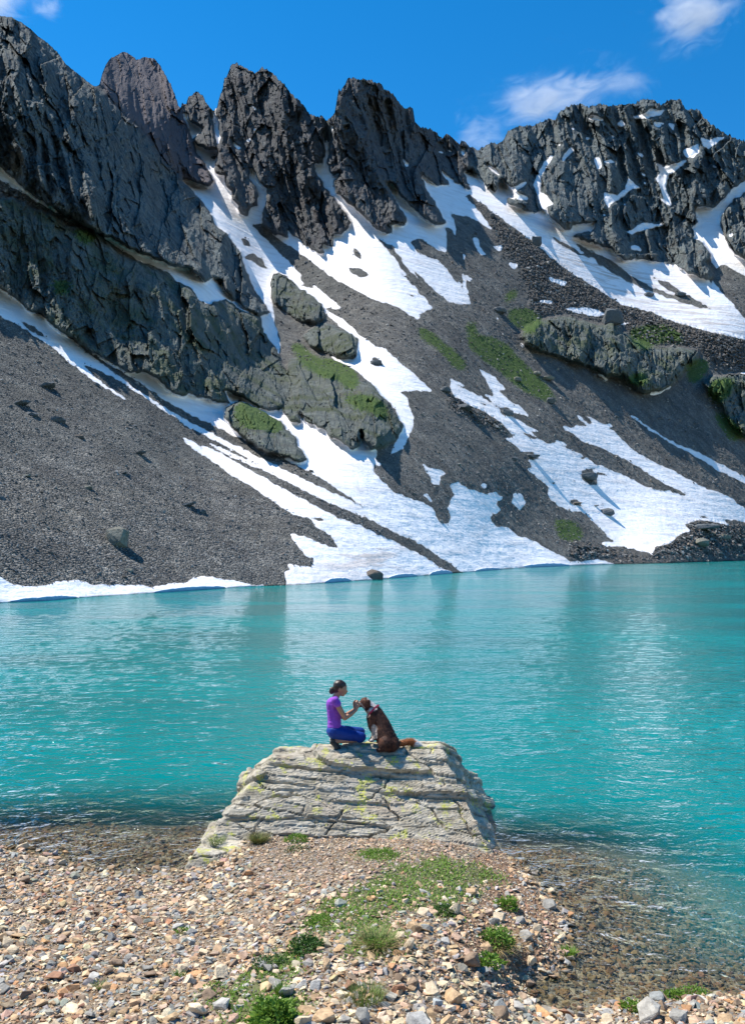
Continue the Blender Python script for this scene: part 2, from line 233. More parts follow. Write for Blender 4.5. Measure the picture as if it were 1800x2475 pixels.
SNOW = [
 CA([(-200,640),(0,740),(60,790),(130,840),(200,900),(300,965),(200,915),(150,880),(100,855),(50,825),(0,800),(-200,700)]),
 CA([(420,1020),(470,1045),(520,1068),(555,1090)]) + CC([(560,-10),(620,15),(700,45),(760,75),(830,85),(880,110),(910,145),(970,120),(1010,190),(1060,240),(1150,310),(1060,265),(1000,222),(955,252),(880,232),(845,172),(790,150),(740,110),(690,80),(620,60),(560,20),(480,-30)]),
 CC([(-200,40),(0,175),(60,215),(120,270),(180,295),(240,345),(300,390),(400,470),(500,545),(600,620),(700,685),(800,745),(900,800),(1000,850),(1100,900),(1200,950),(1300,1000),(1400,1050),(1500,1095),(1649,1160)]) + CD([(60,1180),(60,1235),(0,1208)]) + CC([(1560,1168),(1450,1125),(1350,1075),(1250,1025),(1150,965),(1050,905),(950,850),(850,800),(780,755),(700,703),(620,645),(540,595),(460,548),(370,512),(420,570),(490,622),(565,668),(540,665),(450,610),(380,560),(300,500),(240,445),(170,400),(90,345),(0,300),(-200,200)]),
 CC([(380,445),(470,490),(560,530),(600,535),(700,560),(900,640),(980,620),(1060,660),(1180,690),(1330,720),(1430,770),(1649,860)]) + CD([(20,900),(5,985),(50,1040),(100,1080),(160,1105),(230,1130),(270,1150),(280,1190),(310,1222),(335,1222),(350,1190),(330,1150),(360,1090),(340,1050),(370,1033),(430,1065),(490,1085),(540,1080),(575,1100),(550,1130),(570,1160),(520,1190),(540,1230),(600,1235),(640,1270),(720,1300),(770,1330),(830,1360),(880,1390),(1000,1378),(1090,1405),(1090,1440),(400,1480),(400,1436),(330,1390),(260,1340),(180,1290),(100,1260),(0,1208)]) + CC([(1640,1160),(1520,1085),(1420,1018),(1320,965),(1220,915),(1130,870),(1040,832),(960,792),(850,740),(740,680),(650,615),(560,560),(460,500)]),
 CC([(800,835),(870,900),(950,950),(1030,1010),(1120,1060),(1220,1130),(1300,1180),(1360,1190),(1400,1230),(1470,1280),(1500,1332),(1430,1310),(1360,1280),(1275,1262),(1310,1310),(1350,1360),(1385,1375),(1380,1410),(1270,1400),(1290,1420),(1260,1430),(1275,1500),(1649,1500)]) + CD([(350,1480),(350,1440),(280,1400),(200,1350),(100,1300),(0,1256)]) + CC([(1600,1232),(1500,1195),(1380,1130),(1250,1062),(1130,995),(1040,942),(950,893),(880,865),(910,900),(850,850)]),
 CC([(905,850),(1000,890),(1100,940),(1210,1000),(1130,970),(1040,930),(960,890)]),
 CC([(-200,1440),(0,1455),(60,1490),(130,1500),(200,1490),(250,1475),(340,1470),(430,1490),(540,1490),(620,1490),(670,1503),(720,1490),(820,1480),(860,1460),(900,1450),(980,1465),(1050,1475),(1120,1490),(1170,1490),(1170,1560),(-200,1600)]),
 CC([(1270,1478),(1270,1530),(1649,1530),(1649,1440)]),
 CA([(800,480),(835,560),(850,620),(880,690),(935,770),(945,805),(910,822),(805,788),(930,935),(960,1000),(1010,1040),(1060,1110),(1085,1180),(1130,1283)]) + CC([(1195,285),(1150,298),(1165,360),(1200,430),(1238,475),(1240,430),(1215,330),(1212,265),(1195,200),(1205,110),(1250,110),(1330,175),(1390,235),(1440,285),(1500,340),(1590,410),(1565,492),(1500,490),(1400,450),(1325,395),(1400,440),(1480,492),(1560,530),(1649,600)]) + CD([(50,660),(100,710),(138,790),(110,840),(90,880),(75,915),(130,890),(180,790),(180,750),(150,660),(120,635),(265,630),(200,570),(150,530),(110,495),(50,440),(0,425)]) + CC([(1590,380),(1520,310),(1470,290),(1430,262),(1522,272),(1450,210),(1370,148),(1310,110),(1380,190),(1310,145)]) + CA([(1400,1283),(1310,1190),(1200,1080),(1110,990),(1165,990),(1200,800),(990,420),(930,475)]),
 CA([(1390,640),(1440,510),(1490,560),(1649,900)]) + CB([(80,780),(150,840),(230,770),(290,730),(360,790),(440,848),(415,870),(470,930),(540,1020),(500,1000),(430,960),(360,950),(372,1050),(350,1010),(320,1000),(330,1060),(325,1120),(280,1100),(210,1055),(170,1070),(200,1120),(290,1150),(350,1220),(400,1283)]) + CD([(400,90),(435,250),(340,240),(290,200),(220,130),(150,70),(80,0)]) + CB([(240,1283),(150,1165),(80,1085),(10,1040),(100,1145),(160,1230)]) + CD([(100,90),(160,140),(270,265),(210,290),(205,318),(130,270),(60,240),(0,228)]) + CA([(1560,1275),(1500,1245),(1400,1175),(1300,1100),(1250,1070),(1150,985),(1180,900)]),
 CB([(400,750),(480,780),(540,840),(580,780),(640,830),(700,800),(700,880),(780,920),(870,1000),(990,970),(980,1020),(1060,1090),(1280,1150),(1490,1235),(1500,1283)]) + CD([(1500,110),(1510,150),(1570,220),(1649,310),(1700,340),(1700,430),(1649,405),(1520,375),(1400,345),(1300,310),(1200,270),(1100,250),(1000,180),(900,120),(830,75)]) + CB([(900,1215),(820,1165),(740,1095),(650,1025),(560,955),(440,870)]),
 CB([(1415,1010),(1440,900),(1520,905),(1600,830),(1649,800),(1760,740),(1760,830),(1649,860),(1580,900),(1545,960),(1540,1000),(1570,1080),(1600,1110),(1649,1150),(1760,1180),(1760,1290),(1649,1220),(1560,1170),(1530,1210),(1500,1160),(1470,1080),(1420,1050)]),
 CE([(0,420),(80,420),(140,450),(200,490),(270,520),(330,560),(400,590),(450,600),(480,628),(420,620),(500,650),(550,680),(600,705),(660,750),(720,770),(800,800),(880,840),(950,870),(1000,900),(1080,920),(1140,925),(1200,945),(1275,962),(1180,910),(1100,870),(1020,820),(950,770),(880,730),(800,690),(720,650),(650,620),(560,590),(500,540),(460,520),(425,487),(510,505),(540,485),(600,500),(580,470),(540,440),(520,405),(560,430),(610,480),(640,480),(600,430),(585,410),(640,440),(700,480),(750,475),(775,500),(740,505),(800,540),(830,590),(900,640),(950,680),(1020,710),(1080,750),(1160,780),(1240,830),(1320,870),(1400,910),(1490,935),(1560,980),(1649,1040),(1760,1090),(1760,1150),(1649,1135),(1560,1120),(1490,1110),(1560,1160),(1480,1140),(1400,1120),(1330,1120),(1250,1150),(1290,1190),(1220,1210),(1160,1270),(1100,1290),(1045,1300),(1038,1370),(1020,1340),(940,1320),(880,1310),(830,1290),(720,1300),(690,1275),(790,1260),(740,1230),(710,1190),(660,1150),(620,1110),(560,1060),(500,1060),(420,1030),(370,990),(335,950),(350,900),(300,860),(250,820),(200,780),(240,770),(200,720),(300,712),(240,680),(160,660),(110,610),(50,580),(120,560),(60,500),(0,445)]),
 CD([(345,575),(440,622),(380,605),(352,600),(420,625),(480,655),(540,695),(600,735),(600,790),(560,765),(500,725),(420,690),(360,655),(348,620)]),
 CD([(470,530),(500,540),(540,570),(595,625),(560,630),(600,670),(660,705),(705,752),(660,735),(600,722),(540,690),(495,650),(490,640),(545,660),(520,620),(500,575)]),
 CE([(865,415),(920,430),(980,480),(1060,530),(1110,565),(1200,615),(1280,645),(1360,672),(1420,715),(1500,755),(1580,795),(1649,828),(1760,880),(1760,930),(1649,875),(1560,832),(1480,792),(1400,745),(1340,705),(1260,665),(1180,625),(1100,572),(1020,525),(930,455)]),
 CE([(640,135),(700,150),(740,175),(738,195),(690,165)]), CE([(1010,285),(1060,250),(1120,240),(1170,205),(1150,240),(1060,290)]),
 CD([(220,955),(250,975),(300,980),(325,995),(300,1010),(295,1050),(270,1045),(240,1000)]), CD([(220,1090),(240,1083),(272,1135),(250,1120)]),
 CD([(625,1085),(660,1083),(680,1130),(650,1160),(620,1130)]), CD([(15,940),(42,953),(28,968),(12,958)]), CD([(475,1045),(500,1045),(510,1060),(490,1062)]),
 CD([(603,62),(648,68),(630,97),(608,82)]), CB([(443,1045),(472,1060),(470,1090),(510,1130),(480,1128),(455,1090)]), CB([(398,1115),(412,1130),(405,1160)]),
 CD([(340,150),(365,165),(355,180)]), CD([(375,135),(395,160),(390,185)]), CD([(410,115),(445,135),(420,150)]), CB([(530,1080),(585,1095),(560,1115)]),
 CD([(768,122),(865,150),(850,167),(790,145)]), CD([(730,228),(800,233),(790,245),(740,242)]), CD([(840,262),(950,262),(1040,285),(1010,302),(900,287)]),
 CD([(1075,317),(1142,333),(1100,338)]), CD([(645,410),(672,423),(667,442)]), CD([(543,293),(568,315),(550,312)]), CD([(835,487),(868,492),(850,497)]),
 CD([(1545,700),(1570,705),(1555,712)]), CC([(1265,540),(1290,555),(1285,580)]), CD([(1600,552),(1649,548),(1649,558)]),
]
ROCKSNOW = [CB(p) for p in [
 [(950,525),(968,503),(1000,512),(1032,537),(990,530)], [(1083,545),(1095,528),(1122,550),(1095,567)],
 [(1148,513),(1190,508),(1240,472),(1270,488),(1298,482),(1280,507),(1220,520),(1168,530)], [(1243,537),(1300,540),(1270,564),(1248,562)], [(1303,543),(1338,550),(1332,578)],
 [(938,600),(968,612),(950,622)], [(818,642),(838,628),(830,650)], [(875,652),(897,658),(860,700),(838,722),(850,680)], [(980,700),(1005,695),(1017,740),(995,752)],
 [(1020,713),(1050,703),(1087,720),(1050,720)], [(1447,600),(1480,618),(1570,598),(1530,632),(1480,657),(1460,640)], [(1373,665),(1400,655),(1440,633),(1447,670),(1420,697),(1385,697)],
 [(1252,718),(1290,735),(1340,722),(1392,703),(1380,727),(1310,775),(1300,830),(1325,915),(1293,890),(1275,830),(1252,790),(1272,762)],
 [(1130,787),(1197,837),(1150,832),(1110,872),(1060,897),(1045,922),(1028,900),(1022,845),(1080,865),(1120,830)],
 [(1118,1030),(1160,1008),(1200,983),(1302,995),(1240,1008),(1180,1022),(1150,1037)], [(1168,668),(1207,688),(1185,697)], [(1138,1085),(1180,1088),(1192,1112),(1150,1107)],
 [(790,683),(802,692),(768,740),(750,775),(742,850),(772,862),(800,905),(770,910),(795,985),(742,900),(712,820),(728,770),(752,725)],
 [(498,718),(540,742),(566,780),(530,762)], [(1250,865),(1290,885),(1320,915),(1280,890)], [(620,845),(680,865),(690,885),(640,880)], [(560,785),(620,828),(690,793),(670,822),(640,845),(600,840)],
 [(260,655),(300,668),(330,680),(300,675)], [(325,650),(352,668),(340,672)], [(395,652),(415,655),(405,690),(392,675)], [(125,690),(168,730),(150,740)], [(55,440),(78,452),(65,458)],
 [(345,730),(352,750),(348,760)], [(1400,612),(1425,618),(1412,626)], [(1010,940),(1040,950),(1020,955)], [(1500,725),(1530,735),(1510,742)], [(880,560),(898,565),(888,578)], [(740,905),(770,915),(750,930)], [(1200,800),(1216,810),(1205,818)], [(1110,895),(1128,903),(1115,910)], [(730,560),(734,562),(732,566)],
 [(1055,595),(1072,605),(1062,612)], [(1180,755),(1215,775),(1200,780)], [(1340,1175),(1375,1190),(1360,1200)], [(1570,1040),(1605,1030),(1585,1055)], [(1450,1010),(1480,1020),(1470,1030)],
]] + [CA(p) for p in [
 [(1098,447),(1142,485),(1130,488)], [(1028,622),(1067,650),(1058,664),(1035,642)], [(1088,620),(1115,605),(1105,632)], [(1120,560),(1134,568),(1125,587)], [(1450,546),(1480,560),(1470,592),(1455,577)],
 [(933,490),(955,498),(966,560),(975,612),(962,645),(950,570)], [(806,498),(830,505),(836,545),(862,548),(856,582),(897,570),(862,607),(845,592),(825,545)], [(1515,570),(1545,555),(1535,575)], [(778,760),(790,768),(785,775)],
]]
DIRT = [CA([(1075,1130),(1120,1120),(1160,1150),(1190,1195),(1140,1172)]), CA([(1065,1055),(1090,1050),(1112,1090),(1085,1085)]), CA([(1545,1185),(1600,1190),(1635,1215),(1610,1232),(1560,1210)]), CA([(1565,1095),(1590,1110),(1600,1150),(1575,1130)]), CA([(925,695),(960,680),(950,705)]),
 CE([(565,790),(600,778),(640,790),(660,820),(670,880),(620,882),(560,850)]), CE([(490,985),(530,975),(580,1030),(500,1015)]), CE([(600,772),(700,775),(640,785)]), CE([(640,800),(690,798),(765,830),(690,818)]), CE([(150,530),(200,540),(270,575),(210,572)]), CE([(220,520),(300,540),(400,600),(370,612),(330,608),(270,570)]), CE([(535,700),(595,702),(570,716)]),
 CE([(1075,880),(1130,885),(1275,955),(1200,938),(1120,905)]), CE([(35,370),(90,380),(80,430),(40,410)]), CE([(170,665),(240,670),(250,700),(180,690)]), CE([(350,868),(395,872),(380,885)]), CE([(480,930),(515,928),(500,938)]), CE([(500,848),(530,848),(515,856)]), CE([(330,778),(358,782),(340,788)]), CE([(670,1015),(710,1010),(690,1027)]), CE([(340,835),(355,840),(345,845)]), CE([(1340,1090),(1420,1095),(1400,1105),(1350,1100)]), CE([(1490,1110),(1560,1125),(1530,1130)]),
 CD([(0,480),(30,490),(45,515),(15,522),(0,515)]), CD([(465,680),(510,690),(500,700)]), CD([(560,705),(610,715),(600,745),(570,735)]), CD([(180,1060),(240,1075),(200,1070)]),
 CB([(770,1035),(860,1080),(980,1150),(900,1120),(820,1075)]), CB([(870,1055),(960,1110),(1060,1155),(1140,1215),(1050,1170),(950,1130)]), CD([(960,0),(1050,55),(1150,125),(1250,178),(1400,228),(1515,268),(1450,262),(1300,215),(1180,170),(1080,120),(1000,70)]), CD([(1235,125),(1300,145),(1380,200),(1470,245),(1380,225),(1300,180)]),
 CD([(1505,140),(1530,85),(1550,72),(1600,110),(1649,128),(1700,150),(1700,290),(1649,262),(1600,230),(1540,190)]), CD([(1545,1198),(1580,1215),(1560,1210)]), CC([(1370,1190),(1420,1195),(1455,1210),(1400,1208)]), CC([(90,320),(150,345),(210,400),(130,365)]), CD([(140,190),(200,215),(170,210)]),
 CB([(165,1070),(200,1055),(250,1080),(330,1130),(290,1150),(240,1130),(200,1110)]), CB([(340,930),(360,960),(355,975)]), CD([(55,800),(80,820),(70,830)]),
]
GRASS = [CD([(410,390),(480,380),(560,400),(620,450),(680,520),(740,560),(800,640),(820,690),(760,680),(700,650),(620,600),(560,540),(480,490),(430,440)]), CD([(190,340),(260,370),(330,430),(400,480),(430,540),(370,540),(330,490),(260,430),(200,390)]), CD([(600,270),(700,260),(760,310),(700,370),(640,350),(600,310)]), CD([(560,230),(630,170),(655,200),(600,250)]), CD([(1130,350),(1280,330),(1370,370),(1390,430),(1300,410),(1200,440),(1150,400)]), CD([(1400,520),(1460,480),(1500,500),(1460,580),(1410,610),(1390,580)]), CD([(1480,640),(1530,590),(1600,575),(1570,640),(1510,700)]), CD([(1500,700),(1580,760),(1649,850),(1580,860),(1520,760)]), CD([(1110,585),(1200,560),(1225,595),(1150,605)]), CC([(1060,680),(1150,715),(1240,770),(1250,800),(1180,800),(1100,780),(1040,740)]), CC([(1520,650),(1649,670),(1690,700),(1649,715),(1560,690)]), CD([(0,670),(60,700),(60,760),(0,720)]), CC([(1300,400),(1400,480),(1560,560),(1500,580),(1380,530),(1280,450)]), CA([(330,1020),(380,1010),(430,1050),(350,1072)]), CC([(235,160),(315,150),(305,190),(250,188)]), CD([(400,330),(460,320),(470,370),(410,375)]), CC([(1400,490),(1500,490),(1600,560),(1560,620),(1450,540)]), CD([(800,1190),(900,1210),(950,1290),(830,1300)])]

STEP = 1.8
us = np.arange(-70, 1871, STEP); vs = np.arange(20, 1478, STEP)
UU, VV = np.meshgrid(us, vs)
_su = np.arange(us[0] - 160, us[-1] + 160, STEP); _sv = np.interp(_su, *zip(*SHORE)); _k = np.hanning(101); _k /= _k.sum()
shore_v = np.interp(us, _su[50:-50], np.convolve(_sv, _k, 'valid')); sky_v = np.interp(us, *zip(*SKYL))
sky_v = sky_v + 5 * fbm(us / 16, us * 0 + 3.3, 0, 3, 5) - 7 * np.clip(fbm(us / 9, us * 0 + 8.1, 0, 3, 6, .65, True) - .15, 0, 1) * (us > 380) + 2
# base distance of the ground at every outline point
ctrl = [(0,1300,66),(0,1080,88),(0,700,142),(900,1250,128),(900,1080,165),(900,850,250),(900,640,330),(900,450,400),(900,300,440),(880,190,450),
 (500,1200,108),(500,1000,152),(300,1100,105),(300,760,165),(300,650,172),(550,900,182),(500,690,222),(230,200,285),(0,35,225),(0,480,160),(600,740,262),(420,380,385),(250,450,210),
 (300,130,480),(440,440,380),(570,150,470),(470,270,455),(520,430,392),(560,600,330),(600,720,290),(640,820,255),(700,1000,180),(720,1150,130),
 (1500,1250,262),(1500,1050,325),(1500,900,372),(1400,780,395),(1750,800,450),(1500,700,465),(1750,650,510),(1650,580,545),(1600,240,640),(1130,360,560),(1250,500,480),
 (1100,480,450),(1100,640,370),(1200,900,300),(1200,1150,212),(1200,1280,184),(1800,1200,350),(1800,1000,410),(1860,400,600),(-70,35,215),(-70,1080,82),(1200,780,340)]
for u_ in range(-70, 1871, 120):
    sv = float(np.interp(u_, *zip(*SHORE))); ctrl.append((u_, sv, CH * F / (sv - HZ)))
ctrl = np.array(ctrl, float)
gu = np.linspace(us[0], us[-1], 260); gv = np.linspace(vs[0], vs[-1], 200); GU, GV = np.meshgrid(gu, gv)
q = tps(ctrl[:, :2] / 500, np.log(ctrl[:, 2]), np.stack([GU.ravel(), GV.ravel()], 1) / 500, 0.002).reshape(GU.shape)
def bilin(grid, gx, gy, X_, Y_):
    fx = np.clip((X_ - gx[0]) / (gx[1] - gx[0]), 0, len(gx) - 1.001); fy = np.clip((Y_ - gy[0]) / (gy[1] - gy[0]), 0, len(gy) - 1.001)
    ix, iy = fx.astype(int), fy.astype(int); tx, ty = fx - ix, fy - iy
    return (grid[iy, ix] * (1 - tx) + grid[iy, ix + 1] * tx) * (1 - ty) + (grid[iy + 1, ix] * (1 - tx) + grid[iy + 1, ix + 1] * tx) * ty
LY = bilin(q, gu, gv, UU, VV); LY = blur(LY, 10, 2)
SV = np.broadcast_to(shore_v, UU.shape)
col = np.array([np.interp(shore_v[i], vs, LY[:, i]) for i in range(len(us))])
corr = np.log(CH * F / (shore_v - HZ)) - col
corr = np.convolve(np.pad(corr, 40, mode='edge'), np.hanning(81) / np.hanning(81).sum(), 'valid')
LY = LY + corr[None] * np.exp(-np.clip(SV - VV, 0, None) / 90)
# ragged copies of the pixel grid, so traced borders become natural
wu = 9 * fbm(UU / 17, VV / 17, 0, 4, 11, .72); wv = 9 * fbm(UU / 17, VV / 17, 7.7, 4, 21, .72)
WU, WV = UU + wu, VV + wv
def mask(polys, k=1.0):
    m = np.zeros(UU.shape, bool)
    for p in polys: m |= inpoly(UU + wu * k, VV + wv * k, p)
    return m
snow_m = mask(SNOW, .8); dirt_m = mask(DIRT, .8); rub_m = mask(RUBBLE, 1.5)
snow_m &= ~dirt_m
rock_id = np.zeros(UU.shape, int); prot = np.zeros(UU.shape)
keys = list(ROCK)
order = ['R5','R6','R7','R8','R10','R11','R14','R13','R4','R4b','R4c','R3','R1','R2']
for k in order:
    m = mask([ROCK[k][2]], 1.1 if k not in ('R1',) else .9)
    rock_id[m] = keys.index(k) + 1
    wdt = {'R1': 26, 'R2': 22, 'R7': 16, 'R8': 16, 'R10': 14}.get(k, 9)
    prot = np.maximum(prot, ROCK[k][3] * .42 * np.sqrt(np.clip(blur(m, wdt, 2) * 1.7 - .62, 0, 1)) * m)
rock_m = rock_id > 0
rs_m = mask(ROCKSNOW, .6) & rock_m
snow_m = (snow_m & ~rock_m) | rs_m
grass_m = mask(GRASS, 1.6)
rockf = blur(rock_m & ~rs_m, 2, 2); rubf = blur(rub_m & ~rock_m & ~snow_m, 4, 2); snowf = blur(snow_m, 1, 2); rsf = blur(rs_m, 3, 2)
grassf = blur(grass_m, 6, 2)
Yb = np.exp(LY); X0 = (UU - CX) / F * Yb; Z0 = CH + (HZ - VV) / F * Yb
prot = blur(prot, 1, 1)
# rock relief: leaning ribs and gullies, then blocks, then broken detail
sc = Yb / 400.0
ks = Yb / 250.0
near_k = np.isin(rock_id, [keys.index(k) + 1 for k in ('R2', 'R3', 'R4', 'R4b', 'R4c', 'R14', 'R13')])
xs, zs = X0 / ks, Z0 / ks
wx = 7 * fbm(xs / 34, zs / 34, Yb / 400, 3, 31)
r1 = fbm((xs + .45 * zs + wx) / 19, Yb / 300, (zs - .2 * xs) / 60, 3, 41, .55, True)
r2 = fbm((xs + .2 * zs + wx) / 7.5, Yb / 200, (zs - .35 * xs) / 15, 4, 51, .62, True)
r3 = fbm(xs / 2.4, Yb / 50, zs / 3.0, 3, 61, .65, True)
r0 = fbm((xs + .5 * zs + wx * 2) / 52, Yb / 500, (zs - .3 * xs) / 120, 2, 45, .5, True)
jx, jz = xs + .5 * wx + .25 * zs, zs - .3 * xs
f1 = facets(jx / 13 + .12 * r2, jz / 24, 3); f2 = facets(jx / 5.2 + 7 + .15 * r2, jz / 13, 9); f3 = facets(jx / 2.1, jz / 5.0 + 5, 15); f4 = facets(xs / .95, zs / 1.2, 21)
rib = fbm((xs + .25 * zs + .4 * wx) / 9, Yb / 300, zs / 48, 3, 47, .55, True)
rel = ks * (9.0 * r0 + 3.5 * r1 + 6.5 * rib + 2.0 * r2 + .6 * r3 + 5.5 * f1 + 4.4 * f2 + 2.0 * f3 + .8 * f4)
rel = rel * np.where(rock_id == keys.index('R1') + 1, 1.45, 1.0)
relN = ks * (5.5 * fbm((xs * .9 + .25 * zs + wx * .6) / 15, Yb / 120, zs / 36, 4, 43, .6, True) + 1.8 * r2 + .5 * r3 + 6.0 * f1 + 3.8 * f2 + 1.9 * f3 + .8 * f4)
rel = np.where(near_k, relN, rel)
base_f = 1 - .16 * np.clip(rsf, 0, 1) * 0
disp = rockf ** 1.5 * (rel + 2.0) + rubf * (1.6 * np.abs(r3) + 2.2 * fbm(X0 / 2.2, Yb / 3, Z0 / 2.2, 2, 71, .6, True)) 
disp += rsf * (blur(rel, 9, 2) + 1.0)                                        # snow lies in the hollows of the rock
scr = (1 - rockf) * (1 - snowf)
disp += scr * (.9 * fbm(X0 / 14, Yb / 30, Z0 / 14, 3, 81) + .22 * sc * 4 * fbm(X0 / 1.3, Yb / 2, Z0 / 1.3, 2, 91))
disp += (1 - rockf) * 1.0 * fbm((X0 * .7 + Z0 * .7) / 9, Yb / 60, (Z0 - X0) / 80, 3, 95) * np.clip(Yb / 200, .3, 1.5)
fade = np.clip((SV - VV) / 40, 0, 1)
Y1 = Yb * (1 - prot * fade) - disp * fade
below = VV > SV
V1 = np.where(below, SV, VV); Y1 = np.where(below, CH * F / (SV - HZ), Y1)
X1 = (UU - CX) / F * Y1; Z1 = CH + (HZ - V1) / F * Y1
# snow lip at the water: the edge of the snow hangs a little over the lake, ice face drops to the water
lip = snowf * np.clip(1 - (SV - VV) / 22, 0, 1) * (.55 + .5 * fbm(UU / 40, VV * 0, 0, 3, 15)) * np.clip(Yb / 100, .5, 2)
Z1 = Z1 + np.where(below, 0, .0) + np.clip(lip, 0, 2) * 0
Z1 = np.where(below, -(VV - SV) * .06 * (Y1 / 100), Z1)
top = VV < sky_v[None]
valid = ~top & (VV < SV + 10)
H_, W_ = UU.shape
VID = -np.ones(UU.shape, int)
fq = valid[:-1, :-1] & valid[1:, :-1] & valid[:-1, 1:] & valid[1:, 1:]
cls = np.zeros(UU.shape, int)              # 0 scree, 1 snow, 2 grass slope, 3 rubble, 10+ rock
cls[rub_m] = 3; cls[(grassf > .5)] = 2; cls[snow_m] = 1
rr = rock_m & ~rs_m; cls[rr] = 10 + rock_id[rr]
peak_t = np.isin(rock_id, [keys.index(k) + 1 for k in ('R5', 'R6', 'R7', 'R8')]).astype(float); peak_t = np.where(rock_id == keys.index('R5') + 1, 2.0, peak_t); peak_t = blur(peak_t, 3, 2)
mossy = np.isin(rock_id, [keys.index(k) + 1 for k in ('R2', 'R3', 'R4', 'R4b', 'R4c', 'R13', 'R14')]).astype(float); mossy = blur(mossy, 4, 2)
r1m = blur((rock_id == keys.index('R1') + 1).astype(float), 4, 2)

# one shared surface material
T = NT('mountain_surface')
P_ = T.pos(); a_s = T.attr('snow'); a_r = T.attr('rock'); a_g = T.attr('grass'); a_p = T.attr('peak'); a_m = T.attr('mossy'); a_b = T.attr('rubble'); a_w = T.attr('wet')
n_f = T.noise(P_, 1.1, 6, .65); n_m = T.noise(P_, .12, 5, .6); n_l = T.noise(P_, .022, 4, .55); n_ff = T.noise(P_, 4.0, 3, .7)
vst = T.n('TexVoronoi', {'Vector': P_, 'Scale': 5.2, 'Randomness': 1.0}); vcol = vst.outputs['Color']
vsep = T.n('SeparateColor', {0: vcol}); 
scree = T.ramp(vsep.outputs[0], [(0, (.078, .077, .073)), (.45, (.16, .157, .148)), (.8, (.235, .23, .216)), (1, (.40, .39, .365))])
scree = T.mix(T.mapr(n_m, .35, .7), scree, T.mix(.4, scree, (.155, .143, .12)))
scree = T.mix(T.mapr(n_l, .4, .6), scree, T.mix(.35, scree, (.085, .098, .10)))
streak = T.noise(T.pos((.05, .05, .5), (0, math.radians(38), 0)), 1.0, 4, .6)
rock = T.ramp(T.math('ADD', T.math('MULTIPLY', n_f, .45), T.math('MULTIPLY', T.noise(P_, .32, 6, .68), .55)), [(.33, (.03, .04, .048)), (.45, (.095, .115, .122)), (.55, (.195, .22, .215)), (.66, (.42, .45, .42))])
rock = T.mix(T.mapr(n_m, .45, .7), rock, T.mix(.5, rock, (.06, .065, .07)))
rock = T.mix(T.mapr(streak, .5, .68, 0, .55), rock, (.20, .215, .21))
rock = T.mix(T.mapr(T.noise(P_, .055, 6, .7, .8), .5, .66, 0, .6), rock, (.25, .275, .255))
rock = T.mix(T.mapr(T.noise(P_, .09, 5, .7), .54, .68, 0, .5), rock, (.15, .12, .095))
peakc = T.mix(.55, rock, (.10, .074, .078)); rock = T.mix(T.math('MULTIPLY', a_p, .8, clamp=True), rock, peakc); rock = T.mix(T.mapr(a_p, 1.1, 2.0, 0, .55), rock, (.20, .17, .185))
mosn = T.mapr(T.math('ADD', T.math('MULTIPLY', n_m, .7), T.math('MULTIPLY', n_f, .3)), .46, .60)
rock = T.mix(T.math('MULTIPLY', mosn, T.math('MULTIPLY', a_m, .8)), rock, (.07, .10, .03))
rock = T.mix(T.math('MULTIPLY', a_m, .35), rock, (.19, .20, .165))
rubc = T.ramp(vsep.outputs[1], [(0, (.045, .042, .04)), (.5, (.12, .108, .095)), (1, (.27, .25, .23))])
scree = T.mix(T.mapr(T.noise(T.pos((.11, .11, .02), (0, math.radians(-35), 0)), 1.0, 4, .6), .42, .66, 0, .7), scree, T.mix(1.0, scree, (.60, .60, .62), 'MULTIPLY'))
scree = T.mix(T.mapr(T.noise(T.pos((.3, .3, .03), (0, math.radians(-35), 0)), 1.0, 4, .65), .46, .64, 0, .8), scree, T.mix(1.0, scree, (1.55, 1.52, 1.46), 'MULTIPLY'))
scree = T.mix(a_b, scree, rubc)
grs = T.ramp(n_f, [(.3, (.035, .07, .014)), (.5, (.08, .15, .028)), (.75, (.16, .21, .06))])
gf = T.mapr(T.math('ADD', a_g, T.math('MULTIPLY', T.math('SUBTRACT', n_f, .5), 1.3)), .42, .62)
basec = T.mix(T.mapr(T.math('ADD', a_r, T.math('MULTIPLY', T.math('SUBTRACT', n_f, .5), .5)), .4, .6), scree, rock)
basec = T.mix(T.math('MULTIPLY', gf, .85), basec, grs)
snowc = T.mix(T.mapr(T.noise(T.pos((.16, .16, .16)), 1.0, 5, .65), .42, .75, 0, .5), (.89, .87, .87), (.74, .69, .665))
snowc = T.mix(T.mapr(n_ff, .6, .8, 0, .35), snowc, (.50, .46, .44))
snowc = T.mix(T.mapr(streak, .5, .66, 0, .4), snowc, (.66, .60, .57))
snowc = T.mix(T.math('MULTIPLY', T.attr('dirty'), T.mapr(streak, .46, .56)), snowc, (.48, .38, .31))
sf = T.mapr(T.math('ADD', a_s, T.math('MULTIPLY', T.math('SUBTRACT', n_f, .5), .45)), .44, .50)
edge_d = T.mapr(T.math('ADD', a_s, T.math('MULTIPLY', T.math('SUBTRACT', n_f, .5), .8)), .5, .95, .42, 0)
snowc = T.mix(edge_d, snowc, (.42, .385, .36))
colr = T.mix(sf, basec, snowc)
colr = T.mix(T.math('MULTIPLY', a_w, .8), colr, (.012, .014, .016))  # shoreline shade and wet stones darkened in the colour
hgt = T.math('ADD', T.math('MULTIPLY', n_f, 1.2), T.math('MULTIPLY', vst.outputs['Distance'], -.9))
bstr = T.math('SUBTRACT', 1.0, T.math('MULTIPLY', sf, .93))
nrm = T.n('Bump', {'Height': T.math('ADD', hgt, T.math('MULTIPLY', T.noise(P_, .32, 6, .68), 1.5)), 'Strength': bstr, 'Distance': .42}).outputs[0]
hs2 = T.math('ADD', T.math('MULTIPLY', T.noise(T.pos((.3, .3, .3)), 1.0, 4, .6), 1.0), T.math('MULTIPLY', streak, .8))
